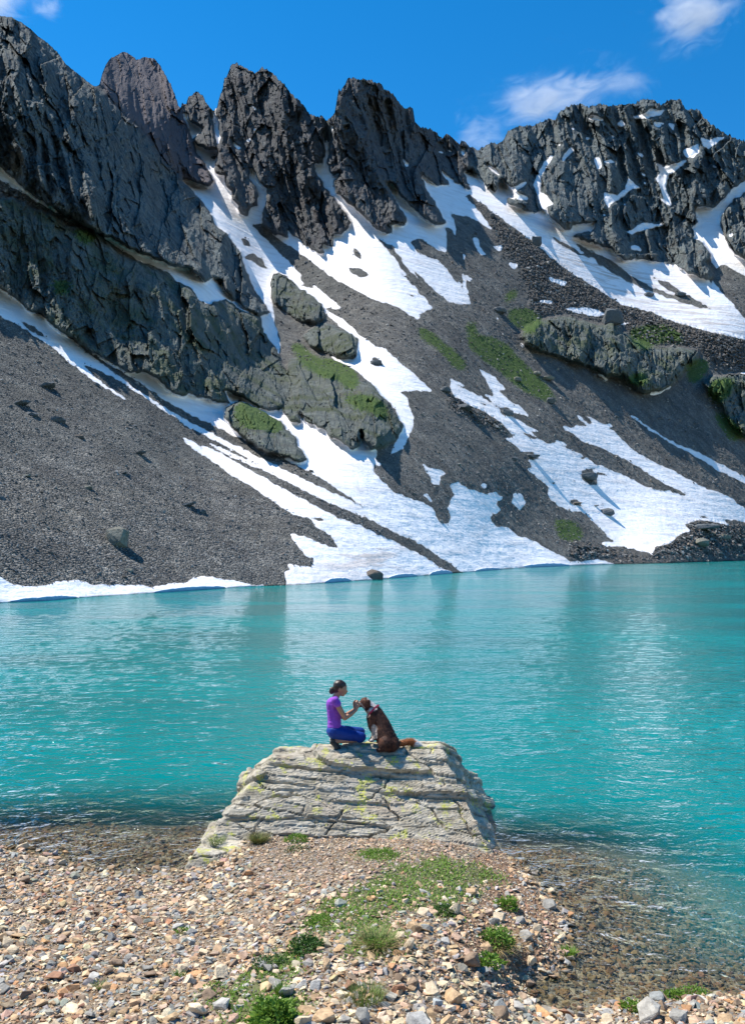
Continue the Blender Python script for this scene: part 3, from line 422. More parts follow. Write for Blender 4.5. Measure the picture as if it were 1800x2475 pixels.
nrm = T.n('Bump', {'Height': hs2, 'Strength': T.math('MULTIPLY', sf, .55), 'Distance': .9, 'Normal': nrm}).outputs[0]
M_TER = T.done(T.bsdf(colr, .92, nrm, .12))

dirty = blur(mask([CB([(700,1060),(900,1180),(1100,1283),(1250,1283)]) + CD([(1000,160),(1649,400),(1649,330),(1200,150)]) + CB([(1200,1230),(900,1090)]), CC([(1400,1300),(1649,1330)]) + CD([(60,1330),(200,1400),(0,1420)]) + CC([(1450,1400)])]), 16, 2) * .9
wet = np.clip(1 - np.abs(VV - SV + 1.0) / 3.2, 0, 1) * (.75 + 1.1 * fbm(UU / 22, VV * 0, 2, 3, 99))  # thin dark shoreline: painted shade under the snow rim, plus wet stones
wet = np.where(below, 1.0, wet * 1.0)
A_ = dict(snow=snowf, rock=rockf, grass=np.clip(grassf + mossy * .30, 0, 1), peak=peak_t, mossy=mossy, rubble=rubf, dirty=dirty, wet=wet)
jag = lambda: None
fi, fj = np.where(fq)
quads = np.stack([fi * W_ + fj, (fi + 1) * W_ + fj, (fi + 1) * W_ + fj + 1, fi * W_ + fj + 1], 1)
fc = cls[fi, fj]
V3 = np.stack([X1, Y1, Z1], -1).reshape(-1, 3)
def piece(name, sel, label, cat, smooth):
    qd = quads[sel]
    if not len(qd): return
    ids, inv = np.unique(qd, return_inverse=True)
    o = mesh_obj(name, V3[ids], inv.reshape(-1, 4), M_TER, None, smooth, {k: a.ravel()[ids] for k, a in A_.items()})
    tag(o, label, cat, None, 'structure'); return o
piece('scree_slope', fc == 0, 'grey-brown scree slope of loose stones running down to the lake', 'scree slope', True)
piece('snow_field', fc == 1, 'white summer snow lying in gullies and long tongues on the mountainside', 'snow', True)
piece('grassy_slope', fc == 2, 'green grass patches on the stony mountainside', 'grassy slope', True)
piece('rubble_slope', fc == 3, 'coarse broken rubble along the ridges and by the far shore', 'rubble', False)
for i, k in enumerate(keys):
    piece(ROCK[k][0], fc == 11 + i, ROCK[k][1], {'mountain_peak': 'mountain', 'mountain_ridge': 'mountain', 'mountain_face': 'mountain', 'cliff': 'cliff', 'rock_outcrop': 'rock'}[ROCK[k][0]], False)
# the far side of the mountains, closing them behind the skyline
tops = np.argmax(valid, axis=0); fr = V3.reshape(H_, W_, 3)[tops, np.arange(W_)]
rows = [fr + np.array([0, .3, -.2]) * 0]
for k_, (dy, dz) in enumerate([(12, -14), (60, -70), (200, -190), (500, -420)]):
    rw = fr.copy(); rw[:, 1] += dy; rw[:, 2] = np.maximum(rw[:, 2] + dz, -5); rows.append(rw)
R_ = np.stack(rows); nR = len(rows); idx = np.arange(nR * W_).reshape(nR, W_)
bq = np.stack([idx[:-1, :-1], idx[1:, :-1], idx[1:, 1:], idx[:-1, 1:]], -1).reshape(-1, 4)
z_ = np.zeros(nR * W_)
tag(mesh_obj('mountain_back', R_.reshape(-1, 3), bq, M_TER, None, True, dict(snow=z_, rock=z_ + 1, grass=z_, peak=z_, mossy=z_, rubble=z_, dirty=z_, wet=z_)), 'far side of the mountains behind the skyline', 'mountain', None, 'structure')
def terr(u, v):                         # world point of the mountainside seen at photo pixel (u, v)
    j = int(round((u - us[0]) / STEP)); i = int(round((v - vs[0]) / STEP)); i = min(max(i, 0), H_ - 1); j = min(max(j, 0), W_ - 1)
    return V3.reshape(H_, W_, 3)[i, j]

# ================================================================ THE NEAR SHORE
gp = []
def G_(u, v, z): gp.append(on_plane(u, v, z))
def W_d(u, v, d): x, y, _ = on_plane(u, v, 0); gp.append((x, y, -d * .33))
for u, v in [(-150,1868),(0,1884),(90,1893),(150,1915),(220,1930),(300,1937),(380,1934),(418,1930),(1085,1880),(1130,1900),(1190,1950),(1235,2005),(1262,2060),(1255,2120),(1205,2165),(1155,2190),(1180,2218),(1320,2226),(1480,2212),(1560,2205),(1700,2200),(1850,2196)]: G_(u, v, 0)
for t in [(560,1860,.2),(700,1862,.22),(850,1868,.22),(1000,1868,.16),(650,1905,.3),(900,1920,.36),(1050,1905,.16),(750,2000,.42),(900,2050,.48),(1050,2050,.34),(1150,2030,.14),(1180,2100,.15),(1100,2130,.3),(950,2130,.52),(800,2200,.6),(1050,2200,.38),(1100,2230,.22),(900,2267,.6),(600,2100,.45),(400,2100,.35),(200,2050,.25),(0,2000,.2),(100,1950,.04),(300,1980,.06),(450,1965,.08),(0,2150,.4),(300,2200,.5),(0,2267,.5),(500,2267,.6),(1200,2267,.12),(1400,2267,.09),(1649,2250,.09),(500,1930,.14)]: G_(*t)
for t in [(0,1850,.25),(200,1850,.4),(350,1850,.5),(200,1790,.9),(0,1790,1.1),(300,1895,.22),(100,1872,.12),(300,1700,3),(0,1700,3.2),(1200,1860,.6),(1300,1850,.9),(1150,1800,1.6),(1300,1780,2),(1500,1850,1.6),(1649,1900,1.8),(1300,1950,.42),(1400,2000,.65),(1500,2000,1.0),(1649,2050,1.2),(1350,2100,.42),(1500,2100,.75),(1250,2180,.16),(1400,2170,.4),(1649,2150,.7),(1300,2050,.15),(1100,1700,3),(1649,1700,4),(-200,1780,1.8)]: W_d(*t)
gp += [(x, y, -1.5) for x, y in [(-12,15),(-6,17),(0,16),(6,17),(12,15),(14,10),(-14,18)]] + [(0,0,2.1),(-7,0,2.0),(7,0,2.2),(0,-8,2.6),(-10,-8,2.5),(10,-8,2.6),(0,3.2,1.2),(-5,3,1.0),(4,3,.7),(7,4,.3),(-9,7,.8)]
gp = np.array(gp)
GX = np.arange(-9, 9.01, .04); GY = np.arange(3.0, 17.01, .04)
gX, gY = np.meshgrid(GX, GY)
cX = np.linspace(-9, 9, 120); cY = np.linspace(3, 17, 95); cXX, cYY = np.meshgrid(cX, cY)
gz_c = tps(gp[:, :2] / 5, gp[:, 2], np.stack([cXX.ravel(), cYY.ravel()], 1) / 5, 1e-3).reshape(cXX.shape)
def ground(x, y): return bilin(gz_c, cX, cY, np.asarray(x, float), np.asarray(y, float)) + .022 * fbm(np.asarray(x) * 2.2, np.asarray(y) * 2.2, 0, 3, 3)
gZ = ground(gX, gY)
gZ = gZ + .012 * fbm(gX * 9, gY * 9, 0, 3, 6)
# earth and turf zones (measured in the photo, laid on the ground)
def to_view(x, y, z): return (x / y * F + CX) / 1.09157, (HZ - (z - CH) / y * F) / 1.09157
SOIL_ALL = [[(1040,1900),(1110,1890),(1180,1960),(1240,2060),(1230,2130),(1150,2160),(1050,2140),(980,2080),(1000,2010),(1080,1980)],[(640,1850),(1060,1865),(1100,1900),(900,1930),(760,1950),(640,1900)]]
TURF = [[(720,1995),(800,1960),(880,1918),(960,1900),(1060,1910),(1090,1935),(1060,1975),(990,2010),(900,2020),(850,2020),(800,2050),(730,2065),(690,2085),(660,2050)], [(960,2000),(1010,2010),(1000,2040),(960,2030)], [(1130,1940),(1080,1925),(1100,1955)], [(540,2215),(640,2200),(700,2230),(600,2275),(500,2275)], [(800,1885),(880,1885),(870,1902),(790,1905)], [(560,2140),(640,2100),(700,2090),(640,2170),(500,2230),(430,2240)],[(760,2050),(860,2030),(900,2100),(820,2130),(760,2110)]]
vu, vv = to_view(gX, gY, gZ)
ju, jv = vu + 25 * fbm(gX * 3, gY * 3, 1, 3, 7), vv + 12 * fbm(gX * 3, gY * 3, 5, 3, 8)
def zone(polys, a=ju, b=jv):
    m = np.zeros(a.shape, bool)
    for p in polys: m |= inpoly(a, b, p)
    return m
SOIL = SOIL_ALL[:1]; soil = blur(zone(SOIL), 2, 2); turf = blur(zone(TURF), 2, 2)
T = NT('beach_ground'); P_ = T.pos()
v1 = T.n('TexVoronoi', {'Vector': T.pos((1, 1, 2)), 'Scale': 26.0}); sp = T.n('SeparateColor', {0: v1.outputs['Color']})
v2 = T.n('TexVoronoi', {'Vector': T.pos((1, 1, 2)), 'Scale': 11.0}); sp2 = T.n('SeparateColor', {0: v2.outputs['Color']})
c1 = T.ramp(sp.outputs[0], [(0, (.16, .11, .07)), (.3, (.33, .235, .155)), (.6, (.36, .29, .22)), (.8, (.27, .27, .26)), (1, (.5, .43, .34))])
c2 = T.ramp(sp2.outputs[1], [(0, (.13, .12, .10)), (.35, (.26, .20, .13)), (.7, (.30, .27, .22)), (1, (.17, .18, .18))])
uw = T.mapr(T.n('SeparateXYZ', {0: T.n('NewGeometry').outputs['Position']}).outputs[2], -.02, .03, 1, 0)
c1 = T.mix(1.0, c1, (.72, .68, .62), 'MULTIPLY')
cc = T.mix(uw, c1, T.mix(.5, c2, (.25, .18, .095)))
nn = T.noise(P_, 6, 5, .6)
so_c = T.ramp(T.noise(P_, 30, 4, .6), [(.3, (.10, .058, .032)), (.55, (.23, .14, .085)), (.75, (.36, .25, .165))])
cc = T.mix(T.mapr(T.math('ADD', T.attr('soil'), T.math('MULTIPLY', T.math('SUBTRACT', nn, .5), .8)), .4, .7), cc, so_c)
cc = T.mix(T.math('MULTIPLY', T.mapr(T.math('ADD', T.attr('turf'), T.math('MULTIPLY', T.math('SUBTRACT', nn, .5), 1.4)), .45, .65), .75), cc, (.10, .12, .035))
hh = T.math('ADD', T.math('MULTIPLY', v1.outputs['Distance'], -.6), T.math('ADD', T.math('MULTIPLY', v2.outputs['Distance'], -1.0), nn))
M_GR = T.done(T.bsdf(cc, .85, T.bump(hh, 1.0, .035), .25))
Hn, Wn = gX.shape; ii = np.arange(Hn * Wn).reshape(Hn, Wn)
gq = np.stack([ii[:-1, :-1], ii[:-1, 1:], ii[1:, 1:], ii[1:, :-1]], -1).reshape(-1, 4)
og = mesh_obj('beach', np.stack([gX, gY, gZ], -1).reshape(-1, 3), gq, M_GR, None, True, dict(soil=soil.ravel(), turf=turf.ravel()))
tag(og, 'pebble beach and spit of the near shore', 'beach', None, 'structure')
# ground round and behind the camera, and the lake bed out to the far shore
bx = np.array([-60,-30,-16,-9,0,9,16,30,60.]); 
bv = []; bf = []
def ring(x0, x1, y0, y1, zf, n=24, m=24):
    xs_ = np.linspace(x0, x1, n); ys_ = np.linspace(y0, y1, m); A, B = np.meshgrid(xs_, ys_); o_ = sum(len(v) for v in bv)
    bv.append(np.stack([A, B, zf(A, B)], -1).reshape(-1, 3)); k = np.arange(n * m).reshape(m, n) + o_
    bf.append(np.stack([k[:-1, :-1], k[:-1, 1:], k[1:, 1:], k[1:, :-1]], -1).reshape(-1, 4))
hz_near = lambda A, B: bilin(gz_c, cX, cY, np.clip(A, -9, 9), np.clip(B, 3, 17))
ring(-60, 60, -40, 3.05, lambda A, B: hz_near(A, B) - .03 + (3.05 - B) * .12)
ring(-60, -8.96, 3.05, 17, lambda A, B: hz_near(A, B) - .02)
ring(8.96, 60, 3.05, 17, lambda A, B: hz_near(A, B) - .02)
ring(-420, 520, 16.9, 420, lambda A, B: -1.5 - (B - 16.9) * .06)
z_ = np.zeros(sum(len(v) for v in bv))
tag(mesh_obj('lake_bed', np.concatenate(bv), np.concatenate(bf), M_GR, None, True, dict(soil=z_, turf=z_)), 'stony lake bed and bank beyond the beach', 'ground', None, 'structure')

# ---------------------------------------------------------------- water
# finer cells near the camera, coarser far away
ys_ = [4.0]
while ys_[-1] < 420: ys_.append(ys_[-1] + max(.05, .0035 * ys_[-1] ** 1.25))
ys_ = np.array(ys_); nx = 420; tt = np.linspace(-1, 1, nx)
wY = np.repeat(ys_[:, None], nx, 1); wX = tt[None] * (wY * .62 + 6)
gzw = np.where((np.abs(wX) < 9) & (wY < 17) & (wY > 3), ground(np.clip(wX, -9, 9), np.clip(wY, 3, 17)), np.where(wY < 17, -np.abs(hz_near(wX, wY)), -1.6))
depth = np.clip(-gzw, 0, 5)
amp = np.clip(depth / .3, .15, 1)
wZ = amp * (.012 * fbm(wX * .9, wY * 2.6, 0, 3, 12) + .004 * fbm(wX * 3.0, wY * 9, 0, 2, 14)) * np.clip(40 / wY, 0, 1)
T = NT('lake_water'); P_ = T.pos()
dep = T.attr('depth')
nA = T.noise(T.pos((1.0, 1.35, 1), (0, 0, .2)), 1.0, 3, .6, .5); nB = T.noise(T.pos((2.6, 3.4, 1), (0, 0, -.15)), 1.0, 3, .62, .6); nC = T.noise(T.pos((7, 9.5, 1), (0, 0, .1)), 1.0, 2, .6, .3); nD = T.noise(T.pos((.06, .16, 1)), 1.0, 3, .5)
nE = T.noise(T.pos((.16, .5, 1), (0, 0, .06)), 1.0, 3, .6, .5)
hgt = T.math('ADD', T.math('MULTIPLY', nE, .22), T.math('ADD', T.math('MULTIPLY', nA, .20), T.math('ADD', T.math('MULTIPLY', nB, .17), T.math('MULTIPLY', nC, .05))))
gust = T.mapr(nD, .35, .65, .55, 1.25)
cd = T.n('CameraData').outputs['View Distance'] if False else None
nrm = T.n('Bump', {'Height': hgt, 'Strength': T.math('MULTIPLY', gust, .8), 'Distance': .55}).outputs[0]
body = T.n('BsdfDiffuse', {'Color': T.mix(T.mapr(nD, .3, .7), (.0, .172, .168), (.0, .212, .203))})
clear = T.n('BsdfTransparent', {'Color': (.93, .97, .94, 1)})
milk = T.mapr(dep, .08, .90, .02, 1.0)
under = T.n('MixShader', {0: milk, 1: clear.outputs[0], 2: body.outputs[0]})
gl = T.n('BsdfGlossy', {'Color': (1, 1, 1, 1), 'Roughness': .045, 'Normal': nrm})
fr_ = T.n('Fresnel', {'IOR': 1.333, 'Normal': nrm}).outputs[0]
M_WA = T.done(T.n('MixShader', {0: fr_, 1: under.outputs[0], 2: gl.outputs[0]}))
ii = np.arange(wX.size).reshape(wX.shape)
wq = np.stack([ii[:-1, :-1], ii[:-1, 1:], ii[1:, 1:], ii[1:, :-1]], -1).reshape(-1, 4)
tag(mesh_obj('lake_water', np.stack([wX, wY, wZ], -1).reshape(-1, 3), wq, M_WA, None, True, dict(depth=depth.ravel())), 'rippled turquoise lake water, clear over the stones at its edge', 'lake', None, 'structure')

# ---------------------------------------------------------------- the big rock the two sit on
def smin(a, b, k=.06): h = np.clip(.5 + .5 * (b - a) / k, 0, 1); return b * (1 - h) + a * h - k * h * (1 - h)
def big_h(x, y):
    wob = .05 * fbm(x * 1.3, y * 1.3, 0, 2, 33)
    h = 1.0 + .085 * fbm(x * 2.0, y * 2.0, 0, 3, 34) - .05 * np.clip(-x - .5, 0, 3)
    h = smin(h, .17 + (y - 10.22 + .10 * np.clip(x - .3, -1, 1) ** 2) * .90 + wob)
    h = smin(h, 1.0 + (x + 1.36 + wob) * 1.15)
    h = smin(h, 1.02 - (x - .93 + wob - .10 * (y - 10.9)) * 1.5 + .06 * np.sin(x * 9 + y * 4), .04)
    h = smin(h, (x + 2.02 + wob * .5) * 5, .04)
    h = smin(h, 1.02 - (y - 11.72) * .9)
    return h
def slab_h(x, y):
    wob = .05 * fbm(x * 2, y * 2, 0, 2, 36)
    h = .16 + .02 * (y - 10.0) - .03 * (x + 1.6)
    h = smin(h, .0 + (x + 2.22 + wob) * 1.8, .04); h = smin(h, .02 + (y - 9.66 + wob) * 1.3, .04); h = smin(h, .26 - (x + .95) * .8, .05); h = smin(h, .2 - (y - 10.75) * 2, .04)
    return h
def rock_mesh(name, hf, x0, x1, y0, y1, st, fine, zmin):
    xs_ = np.arange(x0, x1, st); ys2 = np.arange(y0, y1, st); A, B = np.meshgrid(xs_, ys2)
    Z = np.maximum(hf(A, B), zmin)
    gy, gx = np.gradient(Z, st); N = np.stack([-gx, -gy, np.ones_like(Z)], -1); N /= np.linalg.norm(N, axis=-1)[..., None]
    L = Z + .10 * A - .05 * B                                  # bedding: layers dip gently
    L = L + .05 * fbm(A * 1.1, B * 1.1, Z * 1.1, 3, 37)
    S_ = (L + (B - 10) * .45)
    xx = A + .12 * fbm(A * 2, B * 2, 3, 2, 38)
    a1, a2, c1_ = worley(xx * .75 + .5 * S_ + .25 * fbm(A * 3, B * 3, 0, 2, 44), S_ * 3.7, 3)
    b1, b2, c2_ = worley(xx * 1.7 + 7 - 1.5 * S_, S_ * 10 + 3, 9)
    e1 = a2 - a1; e2 = b2 - b1
    d = fine * (.075 * (c1_ - .5) + .035 * (c2_ - .5) - .07 * (1 - sstep(0, .055, e1)) * (c1_ > .35) - .02 * (1 - sstep(0, .08, e2)) * (c2_ > .4))
    for s0, w0, dp in ((.40, .014, .07), (.66, .016, .10), (.93, .012, .07), (1.2, .014, .09)):
        t_ = S_ - s0 - .05 * fbm(A * 1.7, B * 1.0, s0 * 9, 3, 47); d -= fine * dp * np.exp(-(t_ / w0) ** 2) * sstep(-.25, .15, fbm(A * 1.1 + s0 * 7, B, 0, 2, 48)); d += fine * .012 * sstep(-.004, .004, t_)
    for c0, sl_, w0, dp in ((-.9, .55, .012, .05), (-.25, -.8, .011, .06), (.35, .9, .012, .06), (.8, -.5, .012, .05)):
        t_ = A - c0 - sl_ * (S_ - .8) - .22 * fbm(A * 1.8, S_ * 3, c0 * 7, 4, 49); d -= fine * dp * np.exp(-(t_ / w0) ** 2) * sstep(-.02, .2, fbm(A * 1.6, S_ * 2.6 + c0 * 5, 0, 2, 50))
    saw = (S_ * 11 + .6 * fbm(A * 2.5, B * 2.5, 0, 3, 39)) % 1.0
    d += fine * (.007 * (saw - .5) * (.5 + .7 * fbm(A * 1.5, B * 3, 0, 2, 40)))
    saw2 = (S_ * 34 + 1.2 * fbm(A * 4, B * 4, 0, 2, 46)) % 1.0
    d += fine * .006 * (saw2 - .5)
    d += .012 * fbm(A * 7, B * 7, Z * 7, 4, 41)
    V = np.stack([A, B, Z], -1) + N * d[..., None]
    V[..., 2] += .012 * fine * (c1_ - .5)
    k = np.arange(A.size).reshape(A.shape); qd = np.stack([k[:-1, :-1], k[:-1, 1:], k[1:, 1:], k[1:, :-1]], -1).reshape(-1, 4)
    crev = np.clip((1 - sstep(0, .06, e1)) * .8 , 0, 1)
    return mesh_obj(name, V.reshape(-1, 3), qd, M_RK, None, False, dict(crev=crev.ravel()))
T = NT('lichen_rock'); P_ = T.pos()
n1 = T.noise(T.pos((2, 2, 7), (.1, .06, 0)), 1.6, 7, .65); n2 = T.noise(P_, 22, 5, .7); n3 = T.noise(P_, 1.8, 4, .6, .5)
rc = T.ramp(T.math('ADD', T.math('MULTIPLY', n1, .6), T.math('MULTIPLY', n2, .4)), [(.32, (.13, .105, .075)), (.44, (.30, .26, .19)), (.53, (.46, .405, .31)), (.66, (.66, .59, .47))])
rc = T.mix(T.mapr(n3, .5, .7, 0, .4), rc, (.33, .31, .27))
rc = T.mix(T.mapr(T.noise(P_, 2.7, 3, .5), .55, .7, 0, .4), rc, (.36, .27, .19))
lich = T.math('MULTIPLY', T.mapr(T.noise(P_, 3.4, 6, .72, .3), .55, .62), T.mapr(T.noise(P_, 30, 3, .6), .38, .55))
rc = T.mix(T.math('MULTIPLY', lich, .8), rc, (.50, .50, .07))
lich2 = T.mapr(T.noise(T.pos((1, 1, 1), (1, 2, 3)), 8, 5, .7), .62, .70, 0, .8)
rc = T.mix(lich2, rc, (.10, .10, .085))
rc = T.mix(T.math('MULTIPLY', T.attr('crev'), .0), rc, (.06, .055, .05))
hb = T.math('ADD', T.math('MULTIPLY', n2, .5), n1)
M_RK = T.done(T.bsdf(rc, .88, T.bump(hb, .9, .03), .25))
rock_o = rock_mesh('boulder', big_h, -2.7, 2.1, 9.85, 13.1, .0125, 1.0, -.6)
tag(rock_o, 'huge grey layered rock with yellow lichen, the woman and dog sit on top', 'rock')
slab_o = rock_mesh('rock_ledge', slab_h, -2.6, -.5, 9.4, 11.0, .0125, .55, -.3)
tag(slab_o, 'low pale slab of cracked rock at the water, left foot of the huge rock', 'rock')
dg = bpy.context.evaluated_depsgraph_get()
bvh_r = BVHTree.FromObject(rock_o, dg)
def rock_top(x, y):
    h = bvh_r.ray_cast(Vector((x, y, 5)), Vector((0, 0, -1)))
    return h[0].z if h[0] else 0.0

# ================================================================ STONES
import bmesh
def hull_template(n, sx, sy, sz, r, boxy=.5):
    p = r.normal(size=(n, 3)); p /= np.linalg.norm(p, axis=1)[:, None]
    p = p * (1 - boxy) + boxy * np.sign(p) * np.abs(p) ** .35
    p *= r.uniform(.75, 1.05, (n, 1)); p = p * [sx, sy, sz]
    bm = bmesh.new(); vs_ = [bm.verts.new(q) for q in p]
    res = bmesh.ops.convex_hull(bm, input=vs_)
    bmesh.ops.delete(bm, geom=[v for v in bm.verts if not v.link_faces], context='VERTS')
    bmesh.ops.triangulate(bm, faces=bm.faces[:])
    bm.verts.ensure_lookup_table()
    V = np.array([v.co[:] for v in bm.verts]); ix = {v: i for i, v in enumerate(bm.verts)}
    Fc = np.array([[ix[v] for v in f.verts] for f in bm.faces]); bm.free()
    return V, Fc
rt = np.random.default_rng(21)
FLAT = [hull_template(12, .5, rt.uniform(.3, .45), rt.uniform(.12, .2), rt, .5) for _ in range(16)]
BLOCK = [hull_template(15, .5, rt.uniform(.36, .5), rt.uniform(.26, .4), rt, .5) for _ in range(16)]
def rot_mats(n, r, tilt):
    az = r.uniform(0, 2 * np.pi, n); tx = r.normal(0, tilt, n); ty = r.normal(0, tilt, n)
    c, s_ = np.cos(az), np.sin(az); Rz = np.zeros((n, 3, 3)); Rz[:, 0, 0] = c; Rz[:, 0, 1] = -s_; Rz[:, 1, 0] = s_; Rz[:, 1, 1] = c; Rz[:, 2, 2] = 1
    Rx = np.zeros((n, 3, 3)); Rx[:, 0, 0] = 1; Rx[:, 1, 1] = np.cos(tx); Rx[:, 1, 2] = -np.sin(tx); Rx[:, 2, 1] = np.sin(tx); Rx[:, 2, 2] = np.cos(tx)
    Ry = np.zeros((n, 3, 3)); Ry[:, 1, 1] = 1; Ry[:, 0, 0] = np.cos(ty); Ry[:, 0, 2] = np.sin(ty); Ry[:, 2, 0] = -np.sin(ty); Ry[:, 2, 2] = np.cos(ty)
    return Ry @ Rx @ Rz
def scatter(name, P, S, C, temps, mat, r, tilt=.3, normals=None):
    Vs, Fs, Cs, off = [], [], [], 0
    n = len(P); which = r.integers(0, len(temps), n); Rm = rot_mats(n, r, tilt)
    for t, (tv, tf) in enumerate(temps):
        sel = np.where(which == t)[0]
        if not len(sel): continue
        v = np.einsum('nij,vj->nvi', Rm[sel], tv) * S[sel][:, None, None] + P[sel][:, None]
        Vs.append(v.reshape(-1, 3)); k = len(tv)
        Fs.append((tf[None] + (np.arange(len(sel)) * k)[:, None, None] + off).reshape(-1, 3)); off += len(sel) * k
        Cs.append(np.repeat(C[sel], k, 0))
    return mesh_obj(name, np.concatenate(Vs), np.concatenate(Fs), mat, None, False, dict(tint=np.concatenate(Cs)))
T = NT('stone'); P_ = T.pos(); tc = T.attr('tint', 'Color')
n1 = T.noise(P_, 22, 5, .65); n2 = T.noise(T.pos((1, 1, 3), (.2, .1, 0)), 45, 3, .6)
c = T.mix(T.mapr(n1, .3, .7), T.mix(1.0, tc, (.72, .70, .68), 'MULTIPLY'), T.mix(1.0, tc, (1.22, 1.2, 1.16), 'MULTIPLY'))
c = T.mix(T.mapr(n2, .58, .72, 0, .5), c, T.mix(1.0, c, (.6, .5, .4), 'MULTIPLY'))
zz = T.n('SeparateXYZ', {0: T.n('NewGeometry').outputs['Position']}).outputs[2]
wetf = T.mapr(zz, -.01, .035, 1, 0)
c = T.mix(wetf, c, T.mix(1.0, c, (.34, .28, .19), 'MULTIPLY'))
M_ST = T.done(T.bsdf(c, .82, T.bump(T.math('ADD', n1, n2), .7, .006), .3))
T = NT('far_stone'); P_ = T.pos(); tc = T.attr('tint', 'Color'); n1 = T.noise(P_, 3, 5, .7)
c = T.mix(T.mapr(n1, .3, .7), T.mix(1.0, tc, (.65, .65, .65), 'MULTIPLY'), T.mix(1.0, tc, (1.3, 1.3, 1.3), 'MULTIPLY'))
M_FS = T.done(T.bsdf(c, .9, T.bump(n1, .8, .25), .2))

PAL = {'cream': (.62, .50, .34), 'tan': (.50, .345, .20), 'grey': (.32, .305, .27), 'blue-grey': (.25, .26, .25), 'orange': (.50, .275, .135), 'rust-brown': (.28, .15, .09), 'white': (.47, .45, .41), 'brown': (.26, .185, .125), 'pinkish': (.50, .34, .24)}
PK = list(PAL); PC = np.array([PAL[k] for k in PK]); PW = np.array([.26, .24, .16, .07, .035, .03, .05, .08, .075])
def pick(n, r, w_=PW):
    i = r.choice(len(PK), n, p=w_ / w_.sum()); c = PC[i] * np.exp(r.normal(0, .13, (n, 1))) * np.exp(r.normal(0, .04, (n, 3)))
    return np.clip(c, .02, .85)

r = np.random.default_rng(5)
def spots(n, r, smin_, x0=-6, x1=6, y0=5.0, y1=12.5):
    out = []
    while sum(len(o) for o in out) < n:
        X = r.uniform(x0, x1, n * 2); Y = r.uniform(y0, y1, n * 2); k = (np.abs(X) < Y * .47 + .3)
        X, Y = X[k], Y[k]; z = ground(X, Y); k = z > smin_
        out.append(np.stack([X[k], Y[k], z[k]], 1))
    return np.concatenate(out)[:n]
def in_rock(P): return (big_h(P[:, 0], P[:, 1]) > P[:, 2] + .03) | (slab_h(P[:, 0], P[:, 1]) > P[:, 2] + .03)
def zval(grid, P): return bilin(grid, GX, GY, P[:, 0], P[:, 1])
# big stones: every one an object of its own
class Taken:
    def __init__(s): s.p = []
    def ok(s, x, y, rad):
        for a, b, c in s.p:
            if (a - x) ** 2 + (b - y) ** 2 < (rad + c) ** 2 * .8: return False
        s.p.append((x, y, rad)); return True
taken = Taken()
ANCH = [((20, 2000), 'by the left edge of the beach, just below the waterline cove'), ((150, 2000), 'below the left cove'), ((300, 1990), 'below the middle of the left cove'), ((460, 1975), 'just below the pale rock ledge'), ((620, 1960), 'below the sedge tuft at the foot of the huge rock'),
 ((60, 2110), 'on the left side of the beach'), ((230, 2110), 'on the beach left of the blue-white stone'), ((420, 2140), 'just below the blue-white angular stone'), ((560, 2060), 'on the beach between the blue-white stone and the turf'), ((60, 2220), 'in the bottom left corner'), ((250, 2230), 'at the bottom edge, left of the bright leafy plant'), ((450, 2230), 'left of the bright leafy plant'),
 ((720, 2240), 'right of the bright leafy plant'), ((820, 2160), 'below the dry grass tuft'), ((950, 2240), 'at the bottom edge, below the end of the spit'), ((930, 2120), 'in the middle of the spit'), ((1010, 2060), 'just below the turf on the spit'), ((1150, 1940), 'on the right edge of the spit near the huge rock'), ((1200, 2010), 'at the waterline on the right of the spit'), ((1240, 2080), 'on the tip of the spit'), ((1120, 2160), 'below the straw-edged bush on the spit'), ((1180, 2235), 'in the row of stones where the bottom shore begins'), ((1330, 2245), 'on the bottom shore left of the big pale block'), ((1480, 2240), 'on the bottom shore beside the big pale block'), ((1610, 2235), 'in the bottom right corner'), ((800, 2020), 'beside the turf patch'), ((700, 2130), 'between the two leafy plants'), ((880, 2200), 'beside the blue-green grass tuft')]
SHAPES = [('flat', FLAT, .8), ('blocky', BLOCK, 1.0), ('slab-like', FLAT, 1.0), ('wedge-shaped', BLOCK, .8), ('rounded', BLOCK, .7)]
used_lab = set(); n_st = 0
